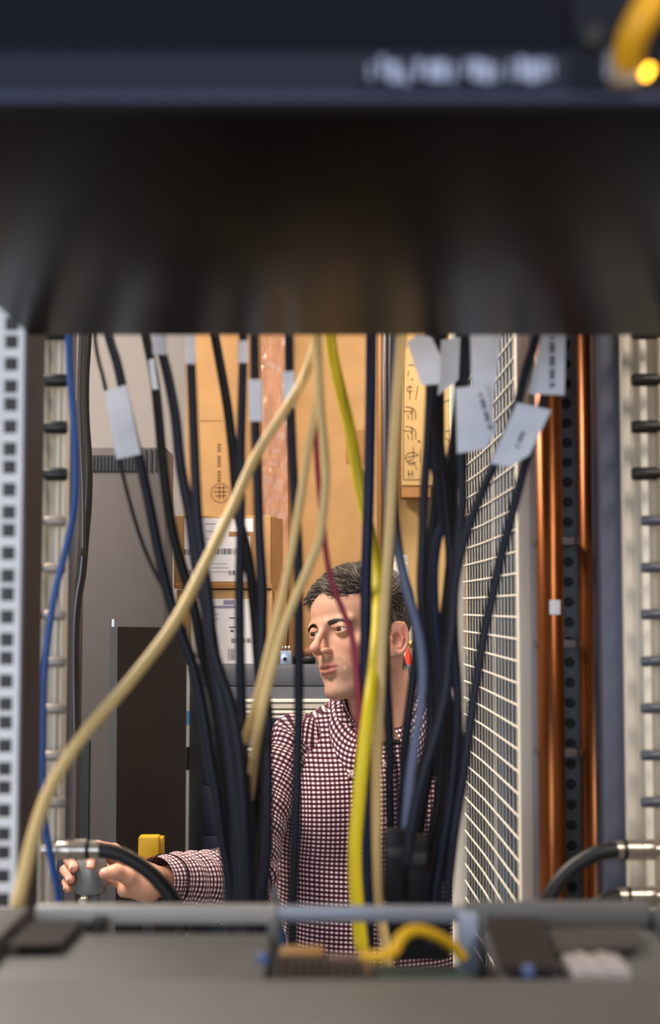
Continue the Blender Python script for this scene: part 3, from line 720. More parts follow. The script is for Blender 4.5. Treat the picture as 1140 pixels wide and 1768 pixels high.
def head_sdf(p):
    ax = np.abs(p[0]); q = (ax, p[1], p[2])
    d = sd_ell(q, (0, -1.3, 3.0), (7.35, 9.2, 8.0))                                   # cranium
    d = smin(d, sd_ell(q, (0, 2.0, 3.6), (6.5, 7.0, 5.6)), 2.0)                        # forehead
    d = smin(d, sd_ell(q, (0, 2.4, -3.2), (5.9, 6.3, 7.2)), 2.2)                       # face
    d = smin(d, sd_ell(q, (0, 3.3, -7.6), (4.5, 4.9, 3.7)), 2.0)                       # jaw
    d = smin(d, sd_cap(q, (4.7, .6, -6.9), (1.6, 6.6, -10.1), 1.35, 1.25), 1.8)        # jaw line
    d = smin(d, sd_ell(q, (0, 7.5, -10.0), (2.0, 1.6, 1.5)), 1.2)                   # chin
    d = smin(d, sd_ell(q, (4.3, 5.3, -2.6), (2.0, 2.0, 1.5)), 1.8)                     # cheek bone
    d = smin(d, sd_ell(q, (0, 6.6, -6.2), (3.2, 2.4, 2.7)), 1.6)                       # muzzle
    d = smin(d, sd_cap(q, (.7, 8.55, 1.25), (4.6, 7.05, 1.45), .9, .75), 1.0)           # brow
    d = smax(d, -sd_ell(q, (3.1, 9.6, -.15), (1.9, 1.75, 1.15)), 1.3)                  # socket
    # eye lids
    lid = sd_ell(q, EYE, (EYE_R + .20,) * 3)
    lid = smin(lid, sd_cap(q, (1.9, 8.45, .62), (4.5, 7.5, .40), .26, .30), .4)      # upper fold
    opening = sd_ell(q, (3.2, 8.6, -.02 + 0 * p[2]), (1.36, 1.6, .36))
    d = smin(d, lid, .45)
    d = smax(d, -opening, .10)
    # nose
    d = smin(d, sd_cap(q, (0, 8.6, .9), (0, 11.35, -2.5), .60, .68), .9)
    d = smin(d, sd_ell(q, (0, 11.45, -2.85), (.80, .90, .72)), .7)
    d = smin(d, sd_ell(q, (1.02, 9.8, -3.35), (.52, 1.15, .58)), .55)
    d = smax(d, -sd_ell(q, (.6, 10.5, -4.05), (.34, .75, .42)), .2)
    d = smax(d, -sd_cap(q, (0, 9.75, -4.5), (0, 9.85, -5.3), .18, .22), .5)           # philtrum
    # lips
    d = smin(d, chain(q, LIP_U[3:], [.33, .35, .29, .12]), .35)
    d = smin(d, chain(q, LIP_L[2:], [.43, .36, .12]), .4)
    d = smax(d, -chain(q, [(0, 10.1, -6.23), (1.3, 9.35, -6.25), (2.2, 8.6, -6.15)], [.17, .15, .08]), .12)
    d = smax(d, -sd_ell(q, (0, 9.2, -7.95), (1.9, .75, .5)), .8)                      # below the lip
    # nasolabial crease
    d = smax(d, -sd_cap(q, (1.95, 9.2, -3.8), (3.05, 8.1, -6.2), .06, .06), .6)
    # neck
    n = sd_ell((q[0], p[1], np.clip(p[2] * 0 - 12, -12, -12)), (0, -2.4, -12), (5.4, 5.9, 9))
    neck = sd_cap(q, (0, -2.2, -5.0), (0, -4.4, -19.0), 5.3, 5.9)
    neck = smin(neck, sd_cap(q, (5.0, -2.5, -5), (1.6, 1.6, -18.5), 1.2, 1.2), 1.6)
    neck = smin(neck, sd_ell(q, (0, 2.9, -13.2), (1.0, 1.0, 1.6)), 1.5)
    d = smin(d, neck, 1.8)
    # ear: tilted saucer with rim, hollow and lobe
    t = math.radians(24); ex, ey, ez = ax - 7.1, p[1] + 1.35, p[2] + 2.3
    u = ex * math.cos(t) - (-ey) * math.sin(t) * 1.0          # outward normal after the flare
    w = ex * math.sin(t) - ey * math.cos(t)                   # backwards in the ear's plane
    w2 = w * math.cos(.2) - ez * math.sin(.2); z2 = w * math.sin(.2) + ez * math.cos(.2)
    e = (u, w2, z2)
    rr = np.sqrt((w2 / 1.85) ** 2 + (z2 / 3.1) ** 2)
    ear = sd_ell(e, (0.2, .1, 0), (.42, 1.8, 3.05))
    ringd = (rr - .86) * 1.9
    rim = np.sqrt(ringd ** 2 + (u - .66) ** 2) - .30
    rim = np.maximum(rim, -(w2 + 1.3 - np.clip(z2, 0, 2) * .9))
    ear = smin(ear, rim, .25)
    ear = smin(ear, sd_ell(e, (.25, -.55, -2.6), (.42, .75, .85)), .4)
    ear = smin(ear, chain(e, [(.5, .55, -1.5), (.55, .75, 0), (.45, .2, 1.5)], [.28, .3, .22]), .15)   # antihelix
    ear = smax(ear, -sd_ell(e, (.62, -.35, -.35), (.62, .8, 1.15)), .2)
    ear = smin(ear, sd_ell(e, (.45, -1.25, -.55), (.35, .35, .5)), .25)
    d = smin(d, ear, .35)
    return d

hV, hF = surface_nets(head_sdf, (-9.4, -12, -19.2), (9.4, 13.3, 12.2), .155)
def near(V, pts, r):
    d = np.full(len(V), 1e9)
    for i in range(len(pts) - 1): d = np.minimum(d, sd_cap(V.T, pts[i], pts[i + 1], 0, 0))
    return 1 - smoothstep(r * .55, r, d)
def face_colors(V):
    x, y, z = V.T; ax = np.abs(x)
    c = np.tile(SKIN, (len(V), 1))
    def tint(w, col, k):
        nonlocal c
        c = c * (1 - (w * k)[:, None]) + np.array(srgb(*col)[:3]) * (w * k)[:, None]
    g = lambda cx, cy, cz, r: np.exp(-((ax - cx) ** 2 + (y - cy) ** 2 + (z - cz) ** 2) / (r * r))
    tint(g(4.2, 6.5, -3.2, 2.4), (205, 128, 108), .45)
    tint(g(0, 11.5, -3.0, 1.6), (200, 120, 100), .4)
    tint(g(7.6, -1.6, -2.2, 2.7), (205, 120, 104), .6)
    beard = smoothstep(-4.8, -6.6, z) * smoothstep(1.0, 3.0, y + (z + 6) * -.4) + smoothstep(-.3, -2, z) * np.exp(-((y - .4) / 1.3) ** 2) * smoothstep(4.5, 5.5, ax) * .7
    beard = np.clip(beard, 0, 1) * smoothstep(-14.5, -11.5, z)
    tint(beard, (138, 112, 98), .42 * (.8 + .2 * wob(V.T, 3, 9)))
    tint(g(0, 9.2, -5.7, 1.2) * 0 + np.exp(-((ax - 1.3) / 1.7) ** 2 - ((z + 4.95) / .55) ** 2) * (y > 7), (138, 110, 96), .4)
    lipw = np.clip(near(V, LIP_U, .62) * (z < -5.4) + near(V, LIP_L, .66) * (z > -7.4), 0, 1) * (y > 7.3)
    tint(lipw, (176, 98, 92), .75)
    tint(np.exp(-((ax - 3.2) / 1.6) ** 2 - ((z + .95) / .45) ** 2) * (y > 6), (176, 122, 108), .4)
    tint(np.exp(-((ax - 3.2) / 1.5) ** 2 - ((z - .62) / .4) ** 2) * (y > 6), (165, 112, 96), .45)
    # a few marks
    for (mx_, mz_) in ((-3.9, -5.3), (-5.6, -3.4)):
        tint(np.exp(-((x - mx_) ** 2 + (z - mz_) ** 2) / .02) * (y > 3), (120, 74, 58), .7)
    return c * (1 + .04 * wob(V.T, 9, 3.5))[:, None]
hC = face_colors(hV)

# hand frames ------------------------------------------------------------
def hand_sdf_factory(fingers, wrist, thumb, palm_pts):
    def f(p):
        d = None
        for (pts, rad) in fingers:
            c = chain(p, pts, rad, .35)
            d = c if d is None else np.minimum(d, c) if False else smin(d, c, .22)
        pal = None
        for (a, b, ra, rb) in palm_pts:
            c = sd_cap(p, a, b, ra, rb); pal = c if pal is None else smin(pal, c, 1.3)
        d = smin(d, pal, .7)
        d = smin(d, chain(p, thumb[0], thumb[1], .5), .6)
        d = smin(d, sd_cap(p, wrist[0], wrist[1], wrist[2], wrist[3]), 1.4)
        return d
    return f

# right hand, closed round the coupling: centimetres, x right, y away, z up, origin at the coupling's axis
FIN = [([(5.4, 2.4, 1.8), (3.1, 3.6, 3.1), (.9, 1.2, 4.0), (.35, -2.3, 3.1), (.5, -3.35, 1.7)], [1.0, .92, .86, .80, .70]),
       ([(5.2, 3.0, .7), (1.4, 4.6, 2.2), (-2.5, 3.2, 2.7), (-3.5, -.2, 2.1), (-2.2, -2.75, 1.3)], [1.0, .94, .88, .84, .74]),
       ([(5.0, 3.0, -.8), (1.0, 4.7, .2), (-3.0, 3.4, .7), (-4.1, .1, .4), (-2.7, -2.6, -.5)], [.98, .92, .86, .82, .72]),
       ([(5.0, 2.6, -2.2), (1.6, 4.0, -1.8), (-2.2, 3.2, -1.6), (-3.9, .5, -1.6), (-3.3, -1.8, -2.1)], [.9, .84, .78, .74, .64])]
THUMB = ([(8.0, .2, -1.6), (6.3, -1.6, -.3), (4.5, -3.0, .75), (2.75, -3.45, .55)], [1.5, 1.38, 1.12, .92])
PALM = [((5.4, 2.4, 1.7), (9.0, 1.2, -.6), 1.3, 1.7), ((5.2, 2.9, .3), (9.2, 1.4, -1.2), 1.3, 1.7), ((5.0, 2.8, -1.0), (9.2, 1.3, -2.0), 1.3, 1.7),
        ((5.0, 2.4, -2.2), (9.2, 1.0, -2.6), 1.2, 1.7), ((5.2, .6, -2.9), (9.0, .2, -2.6), 1.1, 1.6), ((7.4, -.4, -1.2), (9.2, .3, -1.8), 1.7, 1.8)]
WR = ((8.6, 1.2, -1.8), (13.0, 7.6, -2.7), 2.35, 2.7)
HAND_Y = 2.0
HAND_O = P(157, 1507, HAND_Y)
HANDN = np.array(Matrix.Translation(HAND_O) @ Matrix.Scale(.009, 4))
rV, rF = surface_nets(hand_sdf_factory(FIN, WR, THUMB, PALM), (-6, -5.5, -6), (16, 7.5, 6.5), .17)
def hand_colors(V, tips):
    c = np.tile(SKIN * np.array([.97, .90, .86]), (len(V), 1))
    for t in tips:
        w = np.exp(-((V - np.array(t)) ** 2).sum(1) / 1.4)[:, None] * .55
        c = c * (1 - w) + np.array(srgb(214, 132, 112)[:3]) * w
    return c * (1 + .06 * wob(V.T, 5, 2.2))[:, None]
rC = hand_colors(rV, [f[0][-1] for f in FIN] + [THUMB[0][-1]])

# left hand, hanging relaxed at his side
LFIN = [([(-1.5, -3, -9), (-1.9, -4.2, -12.6), (-1.2, -4.3, -15.2), (-.4, -3.6, -17)], [.95, .88, .8, .68]),
        ([(-1.6, -1, -9.4), (-2.0, -1.8, -13.4), (-1.2, -1.9, -16.2), (-.3, -1.5, -18)], [.95, .9, .82, .7]),
        ([(-1.5, 1, -9.2), (-1.8, .8, -13), (-.9, .7, -15.6), (0, .8, -17.2)], [.93, .86, .8, .68]),
        ([(-1.2, 2.8, -8.6), (-1.4, 3, -11.4), (-.7, 3, -13.4), (0, 2.9, -14.8)], [.85, .78, .72, .6])]
LTH = ([(0, -2.8, -3.5), (.8, -4.8, -6.2), (.9, -5.4, -8.8), (.8, -5.2, -11)], [1.5, 1.3, 1.05, .85])
LPALM = [((-1.5, -3, -9), (0, -1.5, -2), 1.2, 1.6), ((-1.6, -1, -9.2), (0, -.5, -2), 1.2, 1.7), ((-1.5, 1, -9), (0, .5, -2), 1.2, 1.7), ((-1.2, 2.7, -8.4), (0, 1.2, -2), 1.1, 1.6)]
lV, lF = surface_nets(hand_sdf_factory(LFIN, ((0, 0, -2), (0, 0, 8), 2.5, 3.1), LTH, LPALM), (-5, -8, -20), (5, 6, 9), .3)
lC = hand_colors(lV, [f[0][-1] for f in LFIN])

# joints of the clothed body (metres)
TORSO_O = P(652, 1232, 2.43)                       # base of the neck
SH_R = P(502, 1304, 2.42); EL_R = P(414, 1526, 2.24); WR_R = HAND_O + Vector((9.9, 3.2, -2.05)) * .009
SH_L = TORSO_O + Vector((.165, .02, -.075)); EL_L = SH_L + Vector((.045, .03, -.30)); WR_L = EL_L + Vector((.01, -.05, -.25))
LEFTN = np.array(Matrix.Translation(WR_L + Vector((0, 0, .0))) @ Matrix.Scale(.0098, 4))

def limbs_sdf(p):
    d = sd_cap(p, TORSO_O + Vector((0, .035, -.14)), TORSO_O + Vector((0, .035, -.45)), .085, .085)
    d = smin(d, sd_cap(p, SH_R, TORSO_O + Vector((0, .03, -.09)), .03, .04), .03)
    d = smin(d, sd_cap(p, SH_L, TORSO_O + Vector((0, .03, -.09)), .03, .04), .03)
    d = smin(d, sd_cap(p, TORSO_O + Vector((0, .025, .02)), TORSO_O + Vector((0, .03, -.08)), .045, .05), .03)
    d = smin(d, sd_ell(p, TORSO_O + Vector((0, .03, -.085)), (.07, .062, .07)), .03)
    for (a, b, ra, rb) in ((SH_R, EL_R, .036, .030), (EL_R, WR_R, .030, .022), (SH_L, EL_L, .036, .030), (EL_L, WR_L, .030, .022)):
        d = smin(d, sd_cap(p, a, b, ra, rb), .02)
    return d
lo = [min(SH_R.x, EL_R.x, WR_R.x) - .08, 1.95, WR_L.z - .08]; hi = [EL_L.x + .12, 2.62, TORSO_O.z + .12]
bV, bF = surface_nets(limbs_sdf, lo, hi, .012)
bC = np.tile(SKIN, (len(bV), 1))
Vs = [to_world(hV), to_world(rV, HANDN), to_world(lV, LEFTN), bV]
Fs = []; off = 0
for v, f in zip(Vs, (hF, rF, lF, bF)): Fs.append(f + off); off += len(v)
body = np_mesh('body', np.concatenate(Vs), np.concatenate(Fs), M_SKIN, person, color=np.clip(np.concatenate([hC, rC, lC, bC]), 0, 1))

# finger nails
M_NAIL = mat('fingernail', srgb(226, 172, 156), .28)
def nail(center, along, normal, L, W, M):
    a = Vector(along).normalized(); n = Vector(normal); n = (n - a * n.dot(a)).normalized(); s = a.cross(n)
    mx = M @ (Matrix.Translation(Vector(center)) @ Matrix((( s.x, a.x, n.x, 0), (s.y, a.y, n.y, 0), (s.z, a.z, n.z, 0), (0, 0, 0, 1))))
    V = []; F = []; nu, nv = 9, 7
    for i in range(nv):
        for j in range(nu):
            u = -1 + 2 * j / (nu - 1); v = -1 + 2 * i / (nv - 1)
            sq = math.sqrt(max(0, 1 - .35 * v * v)) if v > 0 else 1
            V.append(mx @ Vector((u * W * sq, v * L, .12 - .38 * W * u * u - .06 * v * v)))
    for i in range(nv - 1):
        for j in range(nu - 1): F.append((i * nu + j, i * nu + j + 1, (i + 1) * nu + j + 1, (i + 1) * nu + j))
    o = mesh('fingernail', V, F, M_NAIL, body, True); o.data.materials[0] = M_NAIL
    return o
HM = Matrix.Translation(HAND_O) @ Matrix.Scale(.009, 4)
def tip_nail(pts, r, outward):
    a = Vector(pts[-1]) - Vector(pts[-2]); a.normalize()
    n = Vector(outward); n = (n - a * n.dot(a)).normalized()
    nail(Vector(pts[-1]) + n * (r - .06) - a * .1, a, n, .62, .52, HM)
tip_nail(FIN[0][0], .70, (.1, -1, .2)); tip_nail(FIN[1][0], .74, (-.7, -.9, .15)); tip_nail(FIN[2][0], .72, (-.8, -.9, 0)); tip_nail(FIN[3][0], .64, (-.8, -.8, -.1))
tip_nail(THUMB[0], .9, (0, -1, .55))

# eyes
def eye_material():
    m = bpy.data.materials.new('eyeball'); m.use_nodes = True
    nt = m.node_tree; b = nt.nodes['Principled BSDF']
    b.inputs['Roughness'].default_value = .08; b.inputs['Coat Weight'].default_value = .6
    tc = nt.nodes.new('ShaderNodeTexCoord'); sp = nt.nodes.new('ShaderNodeSeparateXYZ')
    nt.links.new(tc.outputs['Object'], sp.inputs[0])
    vl = nt.nodes.new('ShaderNodeVectorMath'); vl.operation = 'LENGTH'
    cx = nt.nodes.new('ShaderNodeCombineXYZ')
    nt.links.new(sp.outputs[0], cx.inputs[0]); nt.links.new(sp.outputs[1], cx.inputs[1]); nt.links.new(cx.outputs[0], vl.inputs[0])
    r = nt.nodes.new('ShaderNodeValToRGB'); e = r.color_ramp.elements
    e[0].position = .0; e[0].color = (.004, .003, .003, 1)
    e[1].position = .21; e[1].color = (.006, .004, .003, 1)
    for pos, c in ((.24, (.055, .026, .012, 1)), (.50, (.045, .022, .011, 1)), (.58, (.012, .008, .006, 1)), (.64, (.55, .5, .48, 1)), (1.0, (.52, .42, .38, 1))):
        k = e.new(pos); k.color = c
    nt.links.new(vl.outputs['Value'], r.inputs[0]); nt.links.new(r.outputs[0], b.inputs['Base Color'])
    return m
M_EYE = eye_material()
for s in (-1, 1):
    prof = [(EYE_R * math.sin(t), EYE_R * math.cos(t)) for t in np.linspace(.001, PI - .001, 20)]
    o = MB().lathe(prof, 28).build('eye', M_EYE, person, True)
    gaze = HEAD_ROT.to_3x3() @ Vector((.07, 1, -.03))
    o.matrix_world = Matrix.Translation(HEAD @ Vector((s * EYE[0], EYE[1], EYE[2]))) @ gaze.to_track_quat('Z', 'Y').to_matrix().to_4x4() @ Matrix.Scale(.0101, 4)

# hair -----------------------------------------------------------------
def hair_material():
    m = bpy.data.materials.new('hair'); m.use_nodes = True
    nt = m.node_tree; b = nt.nodes['Principled BSDF']
    a = nt.nodes.new('ShaderNodeVertexColor'); a.layer_name = 'Col'
    nt.links.new(a.outputs['Color'], b.inputs['Base Color'])
    b.inputs['Roughness'].default_value = .42; b.inputs['Specular IOR Level'].default_value = .45
    return m
M_HAIR = hair_material()
def hairline(V):
    """positive where hair grows (centimetres of margin)"""
    x, y, z = V.T; ax = np.abs(x)
    front = z - (6.1 - .035 * ax ** 2 + .45 * np.cos(x * 1.1))               # forehead edge
    temple = z - (1.5 + 1.15 * (y - 2.2))                                     # runs down before the ear
    side = np.where(y > 3.4, front, np.minimum(np.maximum(temple, front), 9))
    side = np.where(y < 2.4, np.maximum(side, z + 2.2 - (1.0 * (y + .1) > 0) * .3), side)
    back = np.minimum(z + 7.2 + .25 * (y + 4), 9)
    m = np.where(y > .0, side, np.where(y > -2.2, np.maximum(z - .9, np.where(y > -.3, z + 2.6, -9)), back))
    return m
def hair_cap_sdf(p):
    q = (np.abs(p[0]), p[1], p[2])
    d = sd_ell(q, (0, -1.3, 3.0), (7.35, 9.2, 8.0))
    d = smin(d, sd_ell(q, (0, 2.0, 3.6), (6.5, 7.0, 5.6)), 2.0)
    nk = sd_cap(q, (0, -2.2, -5.0), (0, -4.4, -19.0), 5.3, 5.9)
    d = smin(d, nk, 1.8)
    return d
# scatter roots on the head mesh where hair grows
m = hairline(hV)
tri = np.concatenate([hF[:, [0, 1, 2]], hF[:, [0, 2, 3]]])
cen = hV[tri].mean(1)
nrm = np.cross(hV[tri[:, 1]] - hV[tri[:, 0]], hV[tri[:, 2]] - hV[tri[:, 0]])
ar = np.linalg.norm(nrm, axis=1) + 1e-9; nrm /= ar[:, None]
scalp = np.abs(hair_cap_sdf(cen.T)) < .35
marg = hairline(cen)
okm = (marg > -.4 + .45 * np.random.rand(len(marg))) & scalp & (cen[:, 2] > -9.5)
pr = ar * okm * np.clip(.35 + marg, .15, 1); pr /= pr.sum()
NH = 19000
pick = np.random.choice(len(tri), NH, p=pr)
u1 = np.random.rand(NH); u2 = np.random.rand(NH); fl = u1 + u2 > 1; u1[fl] = 1 - u1[fl]; u2[fl] = 1 - u2[fl]
roots = hV[tri[pick, 0]] * (1 - u1 - u2)[:, None] + hV[tri[pick, 1]] * u1[:, None] + hV[tri[pick, 2]] * u2[:, None]
N = nrm[pick]; mg = marg[pick]
top = smoothstep(2.5, 6.5, roots[:, 2])
frontw = smoothstep(-1, 6, roots[:, 1])
length = (.5 + 1.5 * top * smoothstep(-.2, 1.0, mg) + .5 * smoothstep(-2, 2, roots[:, 2])) * np.random.uniform(.75, 1.15, NH)
# combing: the top is swept to his left and back, sides fall down and back
comb_top = np.stack([np.full(NH, .75) + .25 * np.sin(roots[:, 1] * .8), .25 * frontw - .65 * (1 - frontw), np.full(NH, .12)], 1)
comb_side = np.stack([np.zeros(NH), np.full(NH, -.55), np.full(NH, -.8)], 1)
comb = comb_top * top[:, None] + comb_side * (1 - top)[:, None]
clump = np.stack([wob(roots.T, 21, 1.9), wob(roots.T, 22, 1.9), wob(roots.T, 23, 1.9)], 1)
comb = comb + clump * .45 + np.random.normal(size=(NH, 3)) * .2
comb -= N * (comb * N).sum(1)[:, None]
comb /= np.linalg.norm(comb, axis=1)[:, None] + 1e-6
SEG = 4
pts = [roots - N * .05]
lift0 = .42 * top + .16
cur = roots
for s in range(SEG):
    l = (lift0 * (1 - s / SEG * .95))[:, None]
    dirv = comb * (1 - l * .5) + N * l
    dirv /= np.linalg.norm(dirv, axis=1)[:, None]
    cur = cur + dirv * (length / SEG)[:, None]
    pts.append(cur)
wid = np.random.uniform(.035, .065, NH)
sidev = np.cross(comb, N); sidev /= np.linalg.norm(sidev, axis=1)[:, None] + 1e-6
HVs = []
for k, p in enumerate(pts):
    w = (wid * (1, 1, .95, .8, .25)[k])[:, None]
    HVs += [p + sidev * w, p - sidev * w * .5 + N * w * .85, p - sidev * w * .5 - N * w * .85]
HVs = np.stack(HVs, 1)                                   # NH x 15 x 3
base = (np.arange(NH) * 15)[:, None, None]
ft = []
for k in range(SEG):
    for j in range(3):
        j2 = (j + 1) % 3; ft.append((k * 3 + j, k * 3 + j2, k * 3 + 3 + j2, k * 3 + 3 + j))
HF = (np.array(ft)[None] + base).reshape(-1, 4)
grey = np.clip(.18 + .25 * (1 - top) + .22 * smoothstep(3.5, 6.5, roots[:, 1]), 0, 1)
isg = np.random.rand(NH) < grey * 1.05
hc = np.where(isg[:, None], np.array(srgb(150, 138, 126)[:3]), np.array(srgb(58, 47, 40)[:3])) * np.random.uniform(.45, 1.6, NH)[:, None]
hcol = np.repeat(hc, 15, 0)
hair = np_mesh('hair', to_world(HVs.reshape(-1, 3)), HF, M_HAIR, person, True, color=hcol)
# a close layer of dense hair under the strands, part of the hair
cm = (hairline(hV) > .12) & (np.abs(hair_cap_sdf(hV.T)) < .35)
fk = cm[hF].all(1)
used = np.unique(hF[fk]); rm = -np.ones(len(hV), int); rm[used] = np.arange(len(used))
vn = np.zeros_like(hV)
for c in range(3): np.add.at(vn, tri[:, c], nrm * ar[:, None])
vn /= np.linalg.norm(vn, axis=1)[:, None] + 1e-9
uv_ = hV[used]; tp = smoothstep(2.5, 6.5, uv_[:, 2]) * smoothstep(0, 1.6, hairline(uv_))
capV = uv_ + vn[used] * (.08 + .55 * tp + .14 * wob(uv_.T, 31, 4) * (.3 + tp))[:, None]
capc = np.tile(np.array(srgb(24, 19, 16)[:3]), (len(used), 1))
np_mesh('hair_underlayer', to_world(capV), rm[hF[fk]], M_HAIR, hair, True, color=capc)

# eyebrows
def strands(name, roots, dirs, normals, lengths, width, color, parent):
    V = []; F = []
    for i, (r, d, n) in enumerate(zip(roots, dirs, normals)):
        s = np.cross(d, n); s = s / (np.linalg.norm(s) + 1e-9)
        k = len(V)
        for t, w in ((0, 1), (.5, .9), (1, .2)):
            c = r + d * lengths[i] * t + n * (.02 + .1 * t * (1 - t))
            V += [c + s * width * w, c - s * width * w * .5 + n * width * w, c - s * width * w * .5 - n * width * w * .3]
        for a in range(2):
            for j in range(3): F.append((k + a * 3 + j, k + a * 3 + (j + 1) % 3, k + a * 3 + 3 + (j + 1) % 3, k + a * 3 + 3 + j))
    V = np.array(V)
    return np_mesh(name, to_world(V), np.array(F), M_HAIR, parent, True, color=np.tile(np.array(color), (len(V), 1)))
for s in (-1, 1):
    t = np.random.rand(620); arc = np.stack([1.35 + 3.5 * t, np.zeros_like(t), 1.12 + .42 * np.sin(np.clip(t * 1.25, 0, 1.3) * 1.9) - .45 * t ** 3], 1)
    arc[:, 2] += np.random.uniform(-.34, .30, len(t)) * (1 - .55 * t)
    # drop every root on to the skin
    vx = hV[(hV[:, 1] > 4.5) & (np.abs(hV[:, 2] - 1.5) < 2) & (hV[:, 0] * s > 0)]
    rr = []
    for a in arc:
        j = ((np.abs(vx[:, 0]) - a[0]) ** 2 + (vx[:, 2] - a[2]) ** 2).argmin(); rr.append((s * a[0], vx[j, 1], a[2]))
    rr = np.array(rr)
    dr = np.stack([s * np.full(len(t), .9), -.45 * np.ones(len(t)), .55 - 1.0 * t], 1) + np.random.normal(size=(len(t), 3)) * .12
    dr /= np.linalg.norm(dr, axis=1)[:, None]
    strands('eyebrow', rr, dr, np.tile([s * .3, .95, .05], (len(t), 1)), np.random.uniform(.45, .8, len(t)), .032, srgb(38, 28, 22)[:3], person)
# ------------------------------------------------------------------ clothes
def gingham_material(name='gingham_cloth', period=.0077):
    m = bpy.data.materials.new(name); m.use_nodes = True
    nt = m.node_tree; b = nt.nodes['Principled BSDF']; L = nt.links
    uv = nt.nodes.new('ShaderNodeUVMap'); uv.uv_map = 'UVMap'
    sp = nt.nodes.new('ShaderNodeSeparateXYZ'); L.new(uv.outputs[0], sp.inputs[0])
    def stripe(sock):
        d = nt.nodes.new('ShaderNodeMath'); d.operation = 'DIVIDE'; d.inputs[1].default_value = period; L.new(sock, d.inputs[0])
        f = nt.nodes.new('ShaderNodeMath'); f.operation = 'FRACT'; L.new(d.outputs[0], f.inputs[0])
        p = nt.nodes.new('ShaderNodeMath'); p.operation = 'PINGPONG'; p.inputs[1].default_value = .5; L.new(f.outputs[0], p.inputs[0])
        r = nt.nodes.new('ShaderNodeMapRange'); r.interpolation_type = 'SMOOTHSTEP'
        r.inputs['From Min'].default_value = .215; r.inputs['From Max'].default_value = .285
        L.new(p.outputs[0], r.inputs['Value']); return r.outputs[0]
    su = stripe(sp.outputs[0]); sv = stripe(sp.outputs[1])
    a = nt.nodes.new('ShaderNodeMath'); a.operation = 'MULTIPLY_ADD'; a.inputs[1].default_value = .42; L.new(su, a.inputs[0])
    k = nt.nodes.new('ShaderNodeMath'); k.operation = 'MULTIPLY'; k.inputs[1].default_value = .58; L.new(sv, k.inputs[0]); L.new(k.outputs[0], a.inputs[2])
    r = nt.nodes.new('ShaderNodeValToRGB'); e = r.color_ramp.elements
    e[0].position = 0; e[0].color = srgb(232, 214, 212)
    e[1].position = 1; e[1].color = srgb(52, 18, 32)
    for pos, c in ((.42, srgb(134, 92, 102)), (.58, srgb(92, 46, 62))):
        q = e.new(pos); q.color = c
    L.new(a.outputs[0], r.inputs[0]); L.new(r.outputs[0], b.inputs['Base Color'])
    b.inputs['Roughness'].default_value = .85; b.inputs['Specular IOR Level'].default_value = .2
    b.inputs['Sheen Weight'].default_value = .1
    return m
M_GING = gingham_material()
TO = np.array(TORSO_O)
TYAW = math.radians(8)
def torso_local(p):
    x, y, z = p[0] - TO[0], p[1] - TO[1], p[2] - TO[2]
    c, s = math.cos(TYAW), math.sin(TYAW)
    xl = x * c + y * s; yl = -x * s + y * c
    zl = z + .10 * xl * -1 * (1) * smoothstep(-.30, .0, z) * .6      # his right shoulder hangs a little lower
    return xl, yl, zl
def torso_sdf(p):
    x, y, z = torso_local(p); q = (x, y, z); ax = np.abs(x); qa = (ax, y, z)
    d = sd_ell(q, (0, .035, -.20), (.172, .118, .215))
    d = smin(d, sd_ell(q, (0, .03, -.42), (.158, .115, .26)), .10)
    d = smin(d, sd_cap(qa, (.0, .035, -.62), (.0, .035, -.78), .14, .145), .09)
    d = smin(d, sd_ell(qa, (.075, -.035, -.15), (.085, .065, .085)), .06)              # chest
    d = smin(d, sd_cap(qa, (.138, .03, -.068), (.045, .035, -.020), .054, .050), .05)     # shoulders
    d = smin(d, sd_ell(q, (0, .035, -.05), (.085, .08, .075)), .04)
    # folds of the cloth
    f = .0016 * np.sin(88 * z + 22 * x + 2.2 * np.sin(19 * x + 5)) * smoothstep(-.17, -.34, z)
    f = f + .0028 * np.sin(36 * z - 26 * ax + 1.2) * smoothstep(.05, .16, ax) * smoothstep(-.10, -.2, z)
    f = f + .0035 * wob(p, 41, 15) + .002 * wob(p, 43, 34)
    return d + f
tlo = [TO[0] - .25, TO[1] - .20, TO[2] - .86]; thi = [TO[0] + .25, TO[1] + .24, TO[2] + .06]
tV, tF = surface_nets(torso_sdf, tlo, thi, .0062)
def torso_uv(V):
    x, y, z = torso_local(V.T)
    u = np.where(np.abs(x) < .13, x, np.sign(x) * (.13 + (np.abs(x) - .13) * 1.5)) + .003 * wob(V.T, 51, 9)
    v = z + .0055 * wob(V.T, 52, 8) + .10 * np.abs(y + .02) * smoothstep(-.12, -.04, z) - .35 * np.maximum(x * 0, y) * smoothstep(-.16, -.05, z)
    return np.stack([u, v], 1)
# neck opening
keep = ~((np.hypot(*(tV[:, :2] - TO[:2]).T) < .060) & (tV[:, 2] > TO[2] - .05))
tF = tF[keep[tF].all(1)]
shirt = np_mesh('shirt', tV, tF, M_GING, person, uv=torso_uv(tV))

